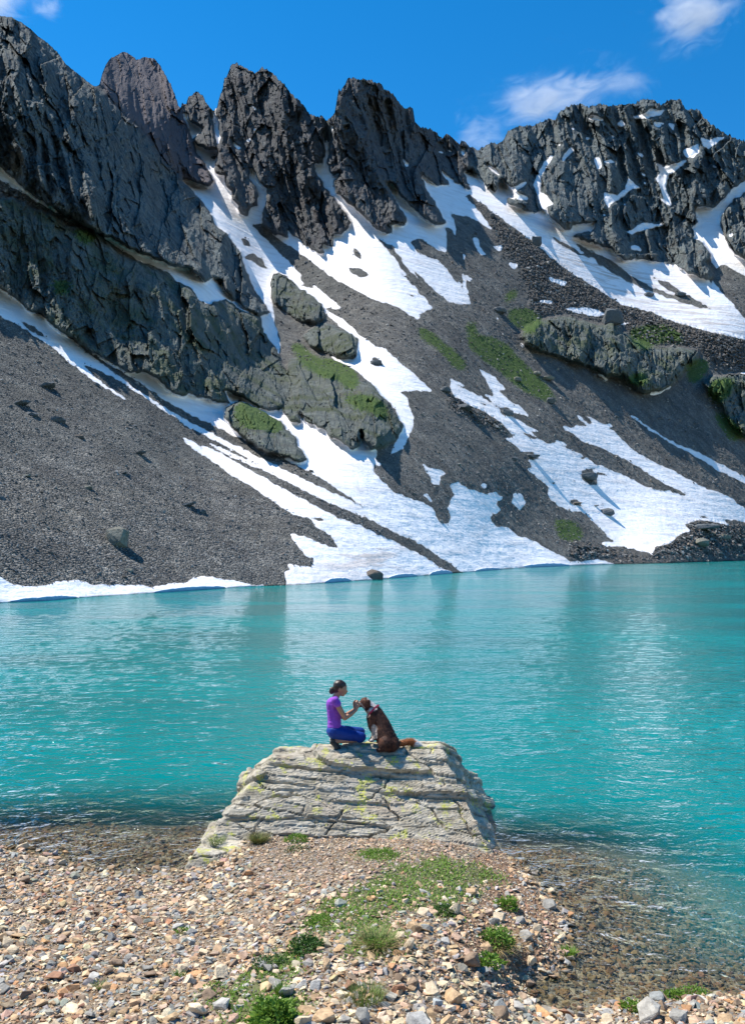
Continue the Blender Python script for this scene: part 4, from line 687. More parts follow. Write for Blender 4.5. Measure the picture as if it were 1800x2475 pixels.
def big_stone(x, y, size, col, shp, label, group, tilt=.25, sc3=(1, 1, 1), water=False):
    global n_st
    tv, tf = (FLAT if shp in ('flat', 'slab-like') else BLOCK)[int(r.integers(0, 16))]
    Rm = rot_mats(1, r, tilt)[0]; v = (tv * size * np.array(sc3)) @ Rm.T
    # split every edge once and roughen so that big stones are not plain hulls
    bm = bmesh.new(); bv_ = [bm.verts.new(q) for q in v]; [bm.faces.new([bv_[i] for i in f]) for f in tf]
    bmesh.ops.subdivide_edges(bm, edges=bm.edges[:], cuts=4, use_grid_fill=True)
    if shp == 'rounded': bmesh.ops.smooth_vert(bm, verts=bm.verts[:], factor=.5, use_axis_x=True, use_axis_y=True, use_axis_z=True)
    bmesh.ops.smooth_vert(bm, verts=bm.verts[:], factor=.25, use_axis_x=True, use_axis_y=True, use_axis_z=True)
    v = np.array([q.co[:] for q in bm.verts]); bm.verts.index_update(); tf2 = np.array([[a.index for a in f.verts] for f in bm.faces if len(f.verts) == 3]); tf4 = np.array([[a.index for a in f.verts] for f in bm.faces if len(f.verts) == 4]).reshape(-1, 4); bm.free()
    v = v * (1 + .13 * fbm(v[:, 0] / size * 4 + x, v[:, 1] / size * 4 + y, v[:, 2] / size * 4, 4, 5)[:, None])
    z = float(ground(x, y)); h = v[:, 2].max() - v[:, 2].min()
    c = np.tile(np.clip(np.array(PAL[col]) * math.exp(r.normal(0, .1)), .02, .8), (len(v), 1))
    o = mesh_obj('stone', v, [tf2, tf4] if len(tf4) else tf2, M_ST, None, False, dict(tint=c)); o.location = (x, y, z - v[:, 2].min() - h * .22)
    tag(o, label, 'stone', group); n_st += 1; return o
# stones picked out one by one in the photograph: (u, v in the 1649-wide view, size m, colour, shape, stretch, label)
NAMED = [(425,2094,.13,'blue-grey','blocky',(.9,.8,1.1),'angular blue-white stone lying alone in the middle of the left beach'),
 (168,2137,.17,'orange','slab-like',(1.1,.9,1.4),'large flat orange stone on the left beach'),
 (172,2122,.10,'rust-brown','flat',(1,1,1.3),'small rusty stone right behind the large flat orange stone'),
 (590,2152,.13,'grey','slab-like',(1,.9,1.5),'smooth grey tilted slab left of the green leaves on the slope'),
 (940,2025,.15,'cream','blocky',(1,1,1),'cream block with a grey stone behind it, below the turf'),
 (938,1978,.13,'white','flat',(1,1,1.2),'white flat stone lying in the turf'),
 (905,2100,.16,'cream','blocky',(1,1,1.1),'pale cracked block on the dark soil of the spit'),
 (1078,2108,.16,'tan','blocky',(1,1,1.1),'split tan block at the left of the straw-edged bush'),
 (1197,2249,.22,'orange','slab-like',(1.3,.8,1.3),'long orange stone on the bottom shore'),
 (1256,2252,.2,'rust-brown','slab-like',(1.3,.8,1.3),'long rusty stone on the bottom shore right of the long orange one'),
 (1225,2256,.10,'tan','rounded',(1,1,1),'small tan stone between the long orange and the rusty stone'),
 (1345,2248,.17,'white','slab-like',(1,1,1.4),'white stone on the bottom shore left of a green tuft'),
 (1440,2257,.27,'grey','blocky',(.85,1,1.25),'biggest pale grey block on the bottom shore'),
 (1500,2262,.21,'grey','slab-like',(1.2,1,1.4),'pale grey block leaning against the biggest one'),
 (1519,2236,.10,'orange','blocky',(1,1,1),'small orange stone right of the pale grey blocks'),
 (1105,2238,.2,'blue-grey','slab-like',(1,1,1.5),'dark blue-grey slab where the bottom shore meets the spit'),
 (1108,2255,.15,'brown','rounded',(1,1,1.1),'dark brown rounded stone just below the blue-grey slab'),
 (1150,2240,.14,'white','rounded',(1,1,1),'pale rounded stone right of the dark blue-grey slab'),
 (1140,1975,.1,'white','flat',(1,1,1.2),'white stone at the upper right rim of the spit'),
 (1262,2030,.1,'orange','rounded',(1,1,1),'orange stone at the outermost point of the waterline'),
 (775,2190,.13,'rust-brown','blocky',(1,1,1),'rust coloured block in the middle of the bottom stones'),
 (700,2190,.13,'white','rounded',(1,1,1.1),'round white stone above the blue-green grass tuft'),
 (1280,1945,.0,'','','',''),
 (520,2040,.12,'grey','flat',(1,1,1.2),'flat greenish grey stone above the middle of the beach'),
 (985,2090,.11,'white','flat',(1,1,1.2),'white stone leaning at the right of the pale cracked block')]
def view_ground(u, v):                    # where the line of sight meets the beach
    Y = 4.0
    for Y in np.arange(3.6, 13, .02):
        p = dpx(u, v, Y)
        if p[2] <= float(ground(p[0], p[1])): return p[0], p[1]
    return p[0], p[1]
for u, v, s_, col_, shp, st3, lab in NAMED:
    if not col_: continue
    x, y = view_ground(u, v); taken.ok(x, y, s_ * .5); big_stone(x, y, s_, col_, shp, lab, 'separate stones on the beach', .2, st3)
cand = spots(2600, r, -.02); cand = cand[~in_rock(cand)]
cu, cv = to_view(cand[:, 0], cand[:, 1], cand[:, 2])
for (x, y, z), a, b in zip(cand, cu, cv):
    if n_st >= 255: break
    if not (-10 < a < 1660 and b < 2290): continue
    if zone(TURF, np.array([a]), np.array([b]))[0] and r.random() < .85: continue
    if (b < 1930 and a > 520 and a < 1120): continue
    if r.random() > (.25 + .75 * sstep(2000, 2200, b)): continue
    s_ = float(np.clip(np.exp(r.normal(math.log(.105), .28)), .075, .2))
    if a > 950: s_ *= 1.05
    if not taken.ok(x, y, s_ * .45): continue
    place = min(ANCH, key=lambda q: (q[0][0] - a) ** 2 + ((q[0][1] - b) * 1.4) ** 2)[1]
    sw = 'large' if s_ > .125 else ('medium' if s_ > .095 else 'small')
    for tr in range(40):
        ci = int(r.choice(len(PK), p=PW / PW.sum())); sh = SHAPES[int(r.integers(0, 5))]
        lab = f'{sw} {sh[0]} {PK[ci]} stone {place}'
        if lab not in used_lab: break
    if lab in used_lab: continue
    used_lab.add(lab); big_stone(x, y, s_, PK[ci], sh[0], lab, 'separate stones on the beach', .22)
print('big stones', n_st)
# the countless smaller stones
N1 = 38000
P1 = spots(N1, r, -.45); k = ~in_rock(P1); P1 = P1[k]
tz = zval(turf, P1); sz = zval(soil, P1)
keep = r.random(len(P1)) > np.clip(tz * .75 + sz * .35, 0, .85); P1 = P1[keep]; tz = tz[keep]; sz = sz[keep]
S1 = np.clip(np.exp(r.normal(math.log(.039), .55, len(P1))), .016, .12)
u_, v_ = to_view(P1[:, 0], P1[:, 1], P1[:, 2])
neck = (v_ < 1960) & (u_ > 560) & (u_ < 1130); S1[neck] *= .62; S1 *= np.where(sz > .4, .85, 1)
P1[:, 2] += S1 * r.uniform(-.06, .14, len(P1)) + .004
C1 = pick(len(P1), r); C1[neck] = C1[neck] * .65 + np.array(PAL['pinkish']) * .35
tag(scatter('gravel', P1, S1, C1, FLAT + BLOCK[:4], M_ST, r, .26), 'small angular beach stones in cream, tan, grey and orange', 'gravel', None, 'stuff')
P2 = spots(26000, r, -.02, y0=5.5, y1=11); P2 = P2[~in_rock(P2)]; S2 = r.uniform(.008, .022, len(P2)); P2[:, 2] += .003
tag(scatter('pebbles', P2, S2, pick(len(P2), r), [BLOCK[0], FLAT[1], BLOCK[2]], M_ST, r, .5), 'fine pebbles and grit between the beach stones', 'gravel', None, 'stuff')

# ---- stones on the far mountainside
V3g = V3.reshape(H_, W_, 3)
r = np.random.default_rng(15)
def far_pts(n, weight):
    wv_ = np.clip(weight * valid * (VV < SV - 2), 0, None).ravel(); idx = np.unique(np.searchsorted(np.cumsum(wv_) / wv_.sum(), r.random(n)))
    return idx
scree_w = (1 - rockf) * (1 - snowf) * (.5 + .5 * (fbm(X0 / 9, Yb / 9, Z0 / 9, 2, 111) > 0)) * (1 + 2.5 * rubf) * np.clip(1.2 - (Yb - 60) / 400, .15, 1)
id1 = far_pts(30000, scree_w); PF = V3[id1]; SF = PF[:, 1] / F * np.clip(np.exp(r.normal(math.log(3.1), .48, len(id1))), 2, 15) * (1 + .5 * rubf.ravel()[id1])
gcol = np.array([[.14,.135,.13],[.20,.19,.18],[.27,.265,.25],[.10,.11,.12],[.18,.15,.125],[.36,.35,.33]])
def fcol(n): return gcol[r.choice(6, n, p=[.28,.26,.14,.16,.12,.04])] * np.exp(r.normal(0, .15, (n, 1)))
tag(scatter('scree_stones', PF + [0, -.02, .02], SF, fcol(len(PF)), FLAT[:8] + BLOCK[:8], M_FS, r, .45), 'loose stones strewn over the far scree slopes', 'scree', None, 'stuff')
# single boulders (photo pixels of the 1649-wide view: u, v, width px)
BLD = [(256,1192,58,'tall pale boulder with a dark shadowed side, largest on the left scree slope','BL'), (828,1271,44,'brown boulder standing in the water at the foot of the snow','BL'),
 (105,848,60,'long dark slab lying high on the left scree slope','FL'), (48,890,52,'dark slab at the left edge, below the long slab','FL'), (72,915,34,'dark boulder under the slab at the left edge','BL'), (128,928,38,'dark boulder right of the others on the upper left scree','BL'), (308,1000,38,'single slate slab in the middle of the left scree slope','FL'),
 (415,1112,46,'dark slab low on the right of the left scree slope','FL'), (445,1130,28,'small dark stone right beside the dark slab','BL'), (275,1044,26,'flat stone below the single slate slab','FL'), (196,1078,24,'stone above the tall pale boulder','BL'), (213,850,20,'small stone right of the long dark slab','BL'), (177,965,24,'brown stone below the group of dark slabs','BL'), (60,1052,22,'small pale stone on the left scree','BL'), (285,1260,24,'small stone below the tall pale boulder','BL'), (5,1100,26,'blue-grey stone at the left edge of the scree','BL'),
 (833,801,26,'dark boulder alone on the middle snow tongue','BL'), (1300,1052,40,'dark rock pile breaking through the right snowfield','BL'), (1340,1130,34,'rounded grey boulder lying on the lower snowfield','RB'), (1318,1118,14,'small stone left of the grey boulder on the snow','FL'), (1555,1160,60,'large flat grey slab at the lower right, by the edge of the snow','FL'), (1550,1198,40,'pale boulder below the large flat slab, near the right shore','BL'), (1605,1186,22,'pale stone right of the boulder near the right shore','BL'),
 (1022,898,52,'long flat slab at the top of the rubble beside the snow','FL'), (983,860,30,'dark block above the long flat slab','BL'), (1122,912,30,'dark stones at the upper end of the right snowfield','BL'), (1175,1007,34,'dark flat boulder on the left rim of the right snowfield','FL'), (1210,835,36,'pale green slab below the grass patch','FL'), (1145,838,22,'pale round stone beside the grass patch','BL'), (1187,826,20,'light stone at the upper tip of the grass patch','BL'), (1215,885,26,'grey stone on the edge of the grass streak','BL'), (1105,686,30,'grey boulder at the end of the rubble ridge','BL'), (1355,704,46,'dark upright block on top of the cliff','BL'), (1185,535,28,'upright rock tooth on the ridge of rubble','BL'), (1505,650,24,'grey block on the rim of the long snowfield','BL'), (1435,650,22,'dark block left of the grey one on the snow rim','BL'),
 (1277,1112,24,'flat brown stone on the lower snowfield','FL'), (1138,1014,18,'small blue-grey stone left of the snow rim','BL'), (760,1062,0,'','')]
for u, v, wpx, lab, ty in BLD:
    if not wpx: continue
    p = terr(u * 1.09157, (v + wpx * .12) * 1.09157)
    if u == 828: p = px(828 * 1.09157, 1283 * 1.09157, CH * F / (1283 * 1.09157 - HZ))
    s_ = wpx * 1.09157 / F * p[1] * (1.12 if u > 500 or u == 256 else .9)
    tv, tf = hull_template(26, .5, .42, {'BL': .42 if u in (828, 256, 1355, 1185) else .26, 'FL': .11, 'RB': .26}[ty], r, .35)
    bm = bmesh.new(); bv_ = [bm.verts.new(q) for q in tv]; [bm.faces.new([bv_[i] for i in f]) for f in tf]
    bmesh.ops.subdivide_edges(bm, edges=bm.edges[:], cuts=2, use_grid_fill=True); bmesh.ops.triangulate(bm, faces=bm.faces[:]); bm.verts.index_update()
    vv2 = np.array([q.co[:] for q in bm.verts]); ff2 = np.array([[a.index for a in f.verts] for f in bm.faces]); bm.free()
    vv2 = vv2 * (1 + .16 * fbm(vv2[:, 0] * 4 + u, vv2[:, 1] * 4, vv2[:, 2] * 4 + v, 4, 6)[:, None]) * s_
    cc_ = {'p': (.20, .195, .16)}.get('p') if ('pale' in lab or 'light' in lab) else ((.14, .12, .10) if 'brown' in lab else (.12, .13, .135))
    o = mesh_obj('boulder', vv2, ff2, M_FS, None, False, dict(tint=np.tile(cc_, (len(vv2), 1))))
    o.location = (p[0], p[1] - s_ * .1, p[2] + s_ * (.10 if u in (828, 256, 1355, 1185) else .02)); o.rotation_euler = (0, -.25 if ty == 'FL' and u < 500 else 0, 0)
    tag(o, lab, 'boulder', 'boulders on the far mountainside')

# ================================================================ PLANTS
def plant_mat(name, c0, c1):
    T = NT(name); n = T.noise(T.pos(), 40, 3, .6)
    c = T.mix(T.mapr(n, .3, .7), c0, c1)
    b = T.bsdf(c, .65, None, .3); tr = T.n('BsdfTranslucent', {'Color': c})
    return T.done(T.n('MixShader', {0: .3, 1: b.outputs[0], 2: tr.outputs[0]}))
M_LF = plant_mat('leaf_green', (.08, .18, .015), (.21, .33, .04)); M_LB = plant_mat('leaf_bright', (.09, .20, .02), (.22, .34, .05)); M_DG = plant_mat('dark_leaf', (.03, .085, .015), (.08, .16, .03))
M_GS = plant_mat('grass_blade', (.12, .18, .04), (.26, .32, .09)); M_ST2 = plant_mat('straw', (.34, .24, .11), (.52, .40, .20)); M_SE = plant_mat('sedge', (.13, .10, .035), (.20, .20, .06))
r = np.random.default_rng(77)
def blades(n, rad, h, w_, lean=.5):
    a = r.uniform(0, 2 * np.pi, n); rr_ = rad * np.sqrt(r.random(n)) * .6; bx_, by_ = rr_ * np.cos(a), rr_ * np.sin(a)
    a2 = a + r.normal(0, .6, n); ln = r.uniform(.2, 1, n) * lean * h; hh_ = h * r.uniform(.45, 1, n); V = []; Fc = []
    for k in range(n):
        d = np.array([math.cos(a2[k]), math.sin(a2[k]), 0]); s_ = np.array([-d[1], d[0], 0]) * w_ * .5; b = np.array([bx_[k], by_[k], -.01])
        o_ = len(V)
        for t, wf in ((0, 1), (.4, .9), (.75, .6), (1, .08)):
            c = b + d * ln[k] * t ** 2 + np.array([0, 0, hh_[k] * (t - .28 * lean * t * t)]); V += [c - s_ * wf, c + s_ * wf]
        Fc += [[o_ + 2 * i, o_ + 2 * i + 1, o_ + 2 * i + 3, o_ + 2 * i + 2] for i in range(3)]
    return np.array(V), np.array(Fc)
def leaves(n, rad, h, ls, flat=.6):
    p = r.normal(size=(n, 3)); p /= np.linalg.norm(p, axis=1)[:, None]; p[:, 2] = np.abs(p[:, 2]); rr_ = r.uniform(.35, 1, n) ** .6
    lump = 1 + .5 * fbm(p[:, 0] * 2 + r.random() * 9, p[:, 1] * 2, p[:, 2] * 2, 2, 9)
    c = p * (rr_ * lump)[:, None] * [rad, rad, h]; V = []; Fc = []
    for k in range(n):
        d = p[k] * .7 + r.normal(0, .5, 3); d /= np.linalg.norm(d); d[2] = abs(d[2]) * flat
        s_ = np.cross(d, r.normal(size=3)); s_ /= np.linalg.norm(s_); L = ls * r.uniform(.6, 1.3); W = L * .26
        nn_ = np.cross(d, s_); o_ = len(V)
        V += [c[k], c[k] + d * L * .45 - s_ * W + nn_ * L * .06, c[k] + d * L - nn_ * L * .1, c[k] + d * L * .45 + s_ * W + nn_ * L * .06]; Fc.append([o_, o_ + 1, o_ + 2, o_ + 3])
    return np.array(V), np.array(Fc)
def plant(name, label, cat, u, v, parts, group=None, z=None, xy=None):
    x, y = xy if xy else view_ground(u, v)
    zz_ = float(ground(x, y)) if z is None else z
    if len(parts) == 1:
        pn, (V, Fc), m = parts[0]; o = mesh_obj(name, V, Fc, m, None, False); o.location = (x, y, zz_)
    else:
        o = bpy.data.objects.new(name, None); scene.collection.objects.link(o); o.location = (x, y, zz_); o.empty_display_size = .1
        for pn, (V, Fc), m in parts: mesh_obj(pn, V, Fc, m, o, False)
    tag(o, label, cat, group)
rk = lambda u, v, Y: dpx(u, v, Y)
plant('sedge_tuft', 'brown-green sedge tuft rooted at the left foot of the huge rock', 'grass tuft', 573, 1866, [('blades', blades(420, .16, .15, .006, .9), M_SE), ('green_blades', blades(160, .13, .13, .006, .9), M_GS)])
plant('grass_tuft', 'thin green grass tuft growing on the pale rock ledge', 'grass tuft', 472, 1893, [('blades', blades(160, .15, .13, .006, .8), M_GS)], 'grass tufts', .17, (-1.93, 10.05))
plant('leafy_plant', 'small green cushion right of the sedge tuft against the huge rock', 'plant', 655, 1864, [('leaves', leaves(700, .16, .08, .025), M_LF)])
plant('leafy_plant', 'flat green runner between the cushion and the gravel neck', 'plant', 660, 1884, [('leaves', leaves(300, .15, .03, .022), M_DG)])
plant('leafy_plant', 'long low green cushion alone on the gravel neck', 'plant', 843, 1896, [('leaves', leaves(1100, .22, .04, .02), M_LF)])
plant('leafy_plant', 'round green plant on the dark soil near the right rim of the spit', 'plant', 1122, 2012, [('leaves', leaves(700, .12, .10, .03), M_LF)])
plant('bush', 'broad green bush with pale straw spilling from its right side', 'bush', 1098, 2095, [('leaves', leaves(1100, .17, .15, .03), M_LB), ('straw', blades(260, .22, .17, .005, 1.8), M_ST2), ('dark_leaves', leaves(400, .16, .11, .03), M_DG)])
plant('leafy_plant', 'bright broad-leaved plant just below the straw-edged bush', 'plant', 1082, 2138, [('leaves', leaves(260, .11, .08, .045), M_LB)])
plant('leafy_plant', 'dark green leafy plant on the slope left of the dry grass', 'plant', 682, 2105, [('leaves', leaves(600, .14, .10, .035), M_DG)])
plant('leafy_plant', 'biggest bright green leafy plant at the bottom edge', 'plant', 605, 2268, [('leaves', leaves(1000, .14, .15, .045), M_LB), ('dark_leaves', leaves(400, .16, .1, .045), M_LF)])
plant('grass_tuft', 'long blue-green grass tuft among the bottom stones', 'grass tuft', 808, 2215, [('blades', blades(300, .22, .13, .005, .6), M_GS)], 'grass tufts')
plant('grass_tuft', 'tall dry yellow-green grass tuft in the middle of the slope', 'grass tuft', 835, 2098, [('blades', blades(260, .17, .20, .006, .9), M_GS), ('straw', blades(200, .2, .17, .005, 1.4), M_ST2), ('leaves', leaves(250, .16, .07, .03), M_LF)], 'grass tufts')
plant('grass_tuft', 'small upright grass tuft above the bright leafy plant', 'grass tuft', 622, 2208, [('blades', blades(110, .06, .12, .006, .6), M_LF)], 'grass tufts')
plant('grass_tuft', 'green tuft at the waterline right of the straw-edged bush', 'grass tuft', 1258, 2118, [('blades', blades(140, .09, .11, .007, .8), M_LF)], 'grass tufts')
plant('leafy_plant', 'green tuft on the bottom shore left of the biggest pale block', 'plant', 1398, 2240, [('leaves', leaves(300, .09, .09, .03), M_LF)])
plant('leafy_plant', 'round green plant behind the small orange stone on the bottom shore', 'plant', 1495, 2212, [('leaves', leaves(350, .10, .06, .03), M_LF)])
plant('leafy_plant', 'low green strip along the water on the bottom shore', 'plant', 1545, 2206, [('leaves', leaves(450, .15, .04, .025), M_LB)])
plant('leafy_plant', 'green plant at the lower left edge of the turf', 'plant', 710, 2045, [('leaves', leaves(400, .13, .05, .025), M_LF)])
plant('leafy_plant', 'dark green clump hanging over the soil below the turf', 'plant', 985, 2022, [('leaves', leaves(500, .12, .06, .025), M_DG)])
plant('leafy_plant', 'green clump left of the smooth grey tilted slab', 'plant', 600, 2140, [('leaves', leaves(400, .16, .05, .025), M_DG)])
plant('leafy_plant', 'small green plant just above the blue-white stone', 'plant', 405, 2066, [('leaves', leaves(150, .08, .04, .022), M_LF)])
plant('leafy_plant', 'green clump at the foot of the slab in the bottom centre', 'plant', 470, 2195, [('leaves', leaves(160, .1, .03, .022), M_LF)])
plant('grass_tuft', 'thin grass tuft in the gravel above the bottom left corner', 'grass tuft', 222, 2190, [('blades', blades(70, .08, .08, .005, .7), M_GS)], 'grass tufts')
plant('grass_tuft', 'thin green grass tuft at the bottom edge, left of the biggest leafy plant', 'grass tuft', 395, 2165, [('blades', blades(70, .07, .07, .005, .7), M_LF)], 'grass tufts')
# turf: short leaves over the mapped patches
tp = spots(110000, r, .0, -3, 3.5, 5.2, 10.5); tw = zval(turf, tp) * .9 + .0; nzz = fbm(tp[:, 0] * 3, tp[:, 1] * 3, 0, 3, 17); tp = tp[(r.random(len(tp)) < tw * np.clip(.75 + 1.6 * nzz, .05, 1)) & ~in_rock(tp)]
nT = len(tp); V = np.zeros((nT, 4, 3)); a = r.uniform(0, 2 * np.pi, nT); d = np.stack([np.cos(a), np.sin(a), r.uniform(.2, 1.1, nT)], 1); s_ = np.stack([-np.sin(a), np.cos(a), 0 * a], 1); L = r.uniform(.014, .04, nT)[:, None]
V[:, 0] = tp; V[:, 1] = tp + d * L * .5 - s_ * L * .22; V[:, 2] = tp + d * L; V[:, 3] = tp + d * L * .5 + s_ * L * .22
fq_ = np.arange(nT * 4).reshape(nT, 4); half = r.random(nT) < .7
tag(mesh_obj('turf', V.reshape(-1, 3), fq_[half], M_LF, None, False), 'patchy green turf and creeping leaves on top of the spit', 'turf', None, 'stuff')
tag(mesh_obj('dry_turf', V.reshape(-1, 3), fq_[~half], M_GS, None, False), 'paler dry blades mixed into the turf', 'turf', None, 'stuff')

# ================================================================ WOMAN AND DOG ON THE ROCK
def P5(x, y, Y): return px(750 + x / 5.497, 1620 + y / 5.497, Y)
def solid(name, caps, mat, parent, voxel=.0055, attrs=None, smooth_it=6):
    """one continuous surface grown from tapered limbs: caps = [(a, ra, b, rb, flatten)]"""
    bm = bmesh.new()
    for cp in caps:
        a, ra, b, rb = cp[:4]; a = np.array(a, float); b = np.array(b, float); L = np.linalg.norm(b - a)
        n = max(2, int(L / (min(ra, rb) * .35)) + 1); n = min(n, 40)
        for k in range(n):
            t = k / (n - 1); c = a + (b - a) * t; rr_ = ra + (rb - ra) * t
            sc_ = cp[4] if len(cp) > 4 else (1, 1, 1)
            m = Vector(c); r_ = bmesh.ops.create_icosphere(bm, subdivisions=2, radius=rr_)
            for v in r_['verts']: v.co = Vector((v.co.x * sc_[0], v.co.y * sc_[1], v.co.z * sc_[2])) + m
    me = bpy.data.meshes.new(name + '_raw'); bm.to_mesh(me); bm.free()
    tmp = bpy.data.objects.new('tmp', me); scene.collection.objects.link(tmp)
    md = tmp.modifiers.new('r', 'REMESH'); md.mode = 'VOXEL'; md.voxel_size = voxel; md.use_smooth_shade = True
    ms = tmp.modifiers.new('s', 'SMOOTH'); ms.factor = .5; ms.iterations = smooth_it
    dg = bpy.context.evaluated_depsgraph_get(); ev = tmp.evaluated_get(dg); m2 = bpy.data.meshes.new_from_object(ev)
    bpy.data.objects.remove(tmp); bpy.data.meshes.remove(me)
    m2.name = name; m2.materials.clear(); m2.materials.append(mat)
    for p in m2.polygons: p.use_smooth = True
    o = bpy.data.objects.new(name, m2); scene.collection.objects.link(o)
    if attrs:
        co = np.zeros(len(m2.vertices) * 3); m2.vertices.foreach_get('co', co); co = co.reshape(-1, 3)
        cl = attrs(co); at = m2.attributes.new('tint', 'FLOAT_COLOR', 'POINT'); at.data.foreach_set('color', np.concatenate([cl, np.ones((len(cl), 1))], 1).astype(np.float32).ravel())
    if parent: o.parent = parent; o.matrix_parent_inverse = parent.matrix_world.inverted()
    return o
def simple_mat(name, c0, c1, rough, scale=30, spec=.3, sub=0, bd=.004):
    T = NT(name); n = T.noise(T.pos(), scale, 4, .6)
    return T.done(T.bsdf(T.mix(T.mapr(n, .35, .65), c0, c1), rough, T.bump(n, .6, bd), spec, **({'Subsurface Weight': sub, 'Subsurface Radius': (.02, .008, .004)} if sub else {})))
M_SK = simple_mat('skin', (.42, .21, .125), (.47, .245, .15), .5, 40, .35, .1)
M_SH = simple_mat('purple_cotton', (.25, .06, .43), (.31, .085, .50), .85, 14, bd=.03); M_LG = simple_mat('blue_leggings', (.003, .034, .22), (.006, .046, .27), .6, 22, bd=.015)
M_HR = simple_mat('dark_hair', (.018, .009, .006), (.045, .02, .012), .45, 60, .5); M_SO = simple_mat('dark_shoe', (.02, .02, .018), (.06, .055, .05), .7, 50); M_SOLE = simple_mat('shoe_sole', (.25, .24, .22), (.33, .32, .30), .8, 50)
YB = 11.32
def root(name, loc):
    o = bpy.data.objects.new(name, None); scene.collection.objects.link(o); o.location = loc; o.empty_display_size = .2
    bpy.context.view_layer.update(); return o
base = P5(330, 1000, YB)
W_ = root('person', (base[0], base[1], base[2]))
p = lambda x, y, d=0.0: P5(x, y, YB + d)
near, far = -.165, .165
skin = [(p(392, 200), .082, p(398, 208), .080, (1, .9, 1.05)), (p(425, 232), .064, p(428, 262), .052, (1, .92, 1)), (p(418, 285), .040, p(436, 302), .024, (1, 1.1, 1)), (p(462, 192), .026, p(466, 205), .022, (1, 1.5, 1)),
 (p(476, 225), .007, p(486, 262), .012), (p(474, 280), .011, p(470, 292), .011, (1, 1.8, .8)), (p(390, 225, -.074), .012, p(384, 245, -.074), .009, (1, .6, 1.6)), (p(390, 225, .074), .012, p(384, 245, .074), .009, (1, .6, 1.6)),
 (p(372, 262), .046, p(330, 350), .050), (p(318, 372, near + .03), .042, p(318, 372, far - .03), .042), (p(305, 430, -.06), .090, p(305, 430, .06), .090), (p(305, 430, -.05), .09, p(320, 620, -.05), .078), (p(305, 430, .05), .09, p(320, 620, .05), .078), (p(320, 620, 0), .09, p(315, 790, 0), .10),
 (p(312, 790, -.08), .095, p(312, 790, .08), .095),
 (p(335, 385, near), .044, p(395, 500, near - .01), .040), (p(395, 500, near - .01), .040, p(458, 612, near + .01), .033), (p(458, 612, near + .01), .036, p(540, 560, near + .06), .032), (p(540, 560, near + .06), .031, p(612, 500, near + .105), .021),
 (p(335, 385, far), .044, p(430, 600, far), .033), (p(430, 600, far), .035, p(585, 500, far - .085), .021),
 (p(315, 800, -.09), .092, p(520, 840, -.06), .078), (p(520, 840, -.06), .078, p(675, 865, -.03), .058), (p(315, 800, .09), .092, p(500, 800, .15), .078), (p(500, 800, .15), .078, p(665, 800, .20), .056),
 (p(680, 875, -.03), .050, p(520, 905, -.06), .046), (p(520, 905, -.06), .044, p(330, 925, -.10), .032), (p(665, 815, .20), .050, p(330, 900, .12), .032),
 (p(325, 930, -.10), .034, p(300, 935, -.11), .03), (p(305, 935, -.11), .030, p(368, 1020, -.12), .026), (p(325, 905, .12), .034, p(368, 1000, .12), .026)]
def hand(wx_, wy_, d, tipd):
    h = [(p(wx_, wy_, d), .020, p(wx_ + 6, wy_ - 40, d + tipd * .3), .022), (p(wx_ + 2, wy_ - 20, d), .018, p(wx_ + 18, wy_ - 55, d + tipd * .4), .018), (p(wx_, wy_ - 20, d), .018, p(wx_ - 8, wy_ - 52, d + tipd * .3), .017)]
    for i, (dx, ln) in enumerate([(-16, 62), (-5, 74), (7, 80), (18, 70)]):
        a = p(wx_ + dx * .8, wy_ - 55, d + tipd * .35); b = p(wx_ + dx - 2, wy_ - 55 - ln * .5, d + tipd * .6); c = p(wx_ + dx + 8, wy_ - 55 - ln * .85, d + tipd * 1.1)
        h += [(a, .0095, b, .0085), (b, .0085, c, .0072)]
    h += [(p(wx_ + 8, wy_ - 12, d), .012, p(wx_ + 34, wy_ - 38, d + tipd * .2), .0095), (p(wx_ + 34, wy_ - 38, d + tipd * .2), .0095, p(wx_ + 46, wy_ - 62, d + tipd * .4), .008)]
    return h
skin += hand(612, 500, near + .105, .035) + hand(587, 498, far - .085, -.035)
solid('body', skin, M_SK, W_, .005, None, 3)
e = .013
solid('shirt', [(p(320, 372, near + .05), .048, p(320, 372, far - .05), .048), (p(345, 350, -.05), .03, p(345, 350, .05), .03), (p(303, 430, -.065), .090 + e, p(303, 430, .065), .090 + e), (p(303, 430, -.055), .09 + e, p(318, 620, -.052), .086 + e), (p(303, 430, .055), .09 + e, p(318, 620, .052), .086 + e), (p(318, 620, -.05), .086 + e, p(318, 720, -.065), .088 + e), (p(318, 620, .05), .086 + e, p(318, 720, .065), .088 + e), (p(318, 720, -.065), .09 + e, p(318, 765, -.08), .086 + e, (1, 1, .5)), (p(318, 720, .065), .09 + e, p(318, 765, .08), .086 + e, (1, 1, .5)),
 (p(330, 380, near), .058, p(358, 425, near - .01), .056), (p(330, 380, far), .058, p(358, 425, far + .01), .056), (p(250, 690, -.06), .02, p(400, 750, -.06), .02)], M_SH, W_, .006, None, 3)
solid('leggings', [(p(315, 795, -.09), .092 + e * .8, p(520, 840, -.06), .078 + e * .8), (p(520, 840, -.06), .078 + e * .7, p(675, 865, -.03), .058 + e), (p(315, 795, .09), .092 + e * .8, p(500, 800, .15), .078 + e * .8), (p(500, 800, .15), .078 + e * .7, p(665, 800, .20), .056 + e), (p(312, 785, -.07), .10, p(312, 785, .07), .10, (1.1, 1, .9)), (p(680, 872, -.03), .05 + e, p(655, 885, -.035), .05 + e), (p(665, 815, .20), .05 + e, p(640, 825, .19), .05 + e)], M_LG, W_, .006, None, 3)
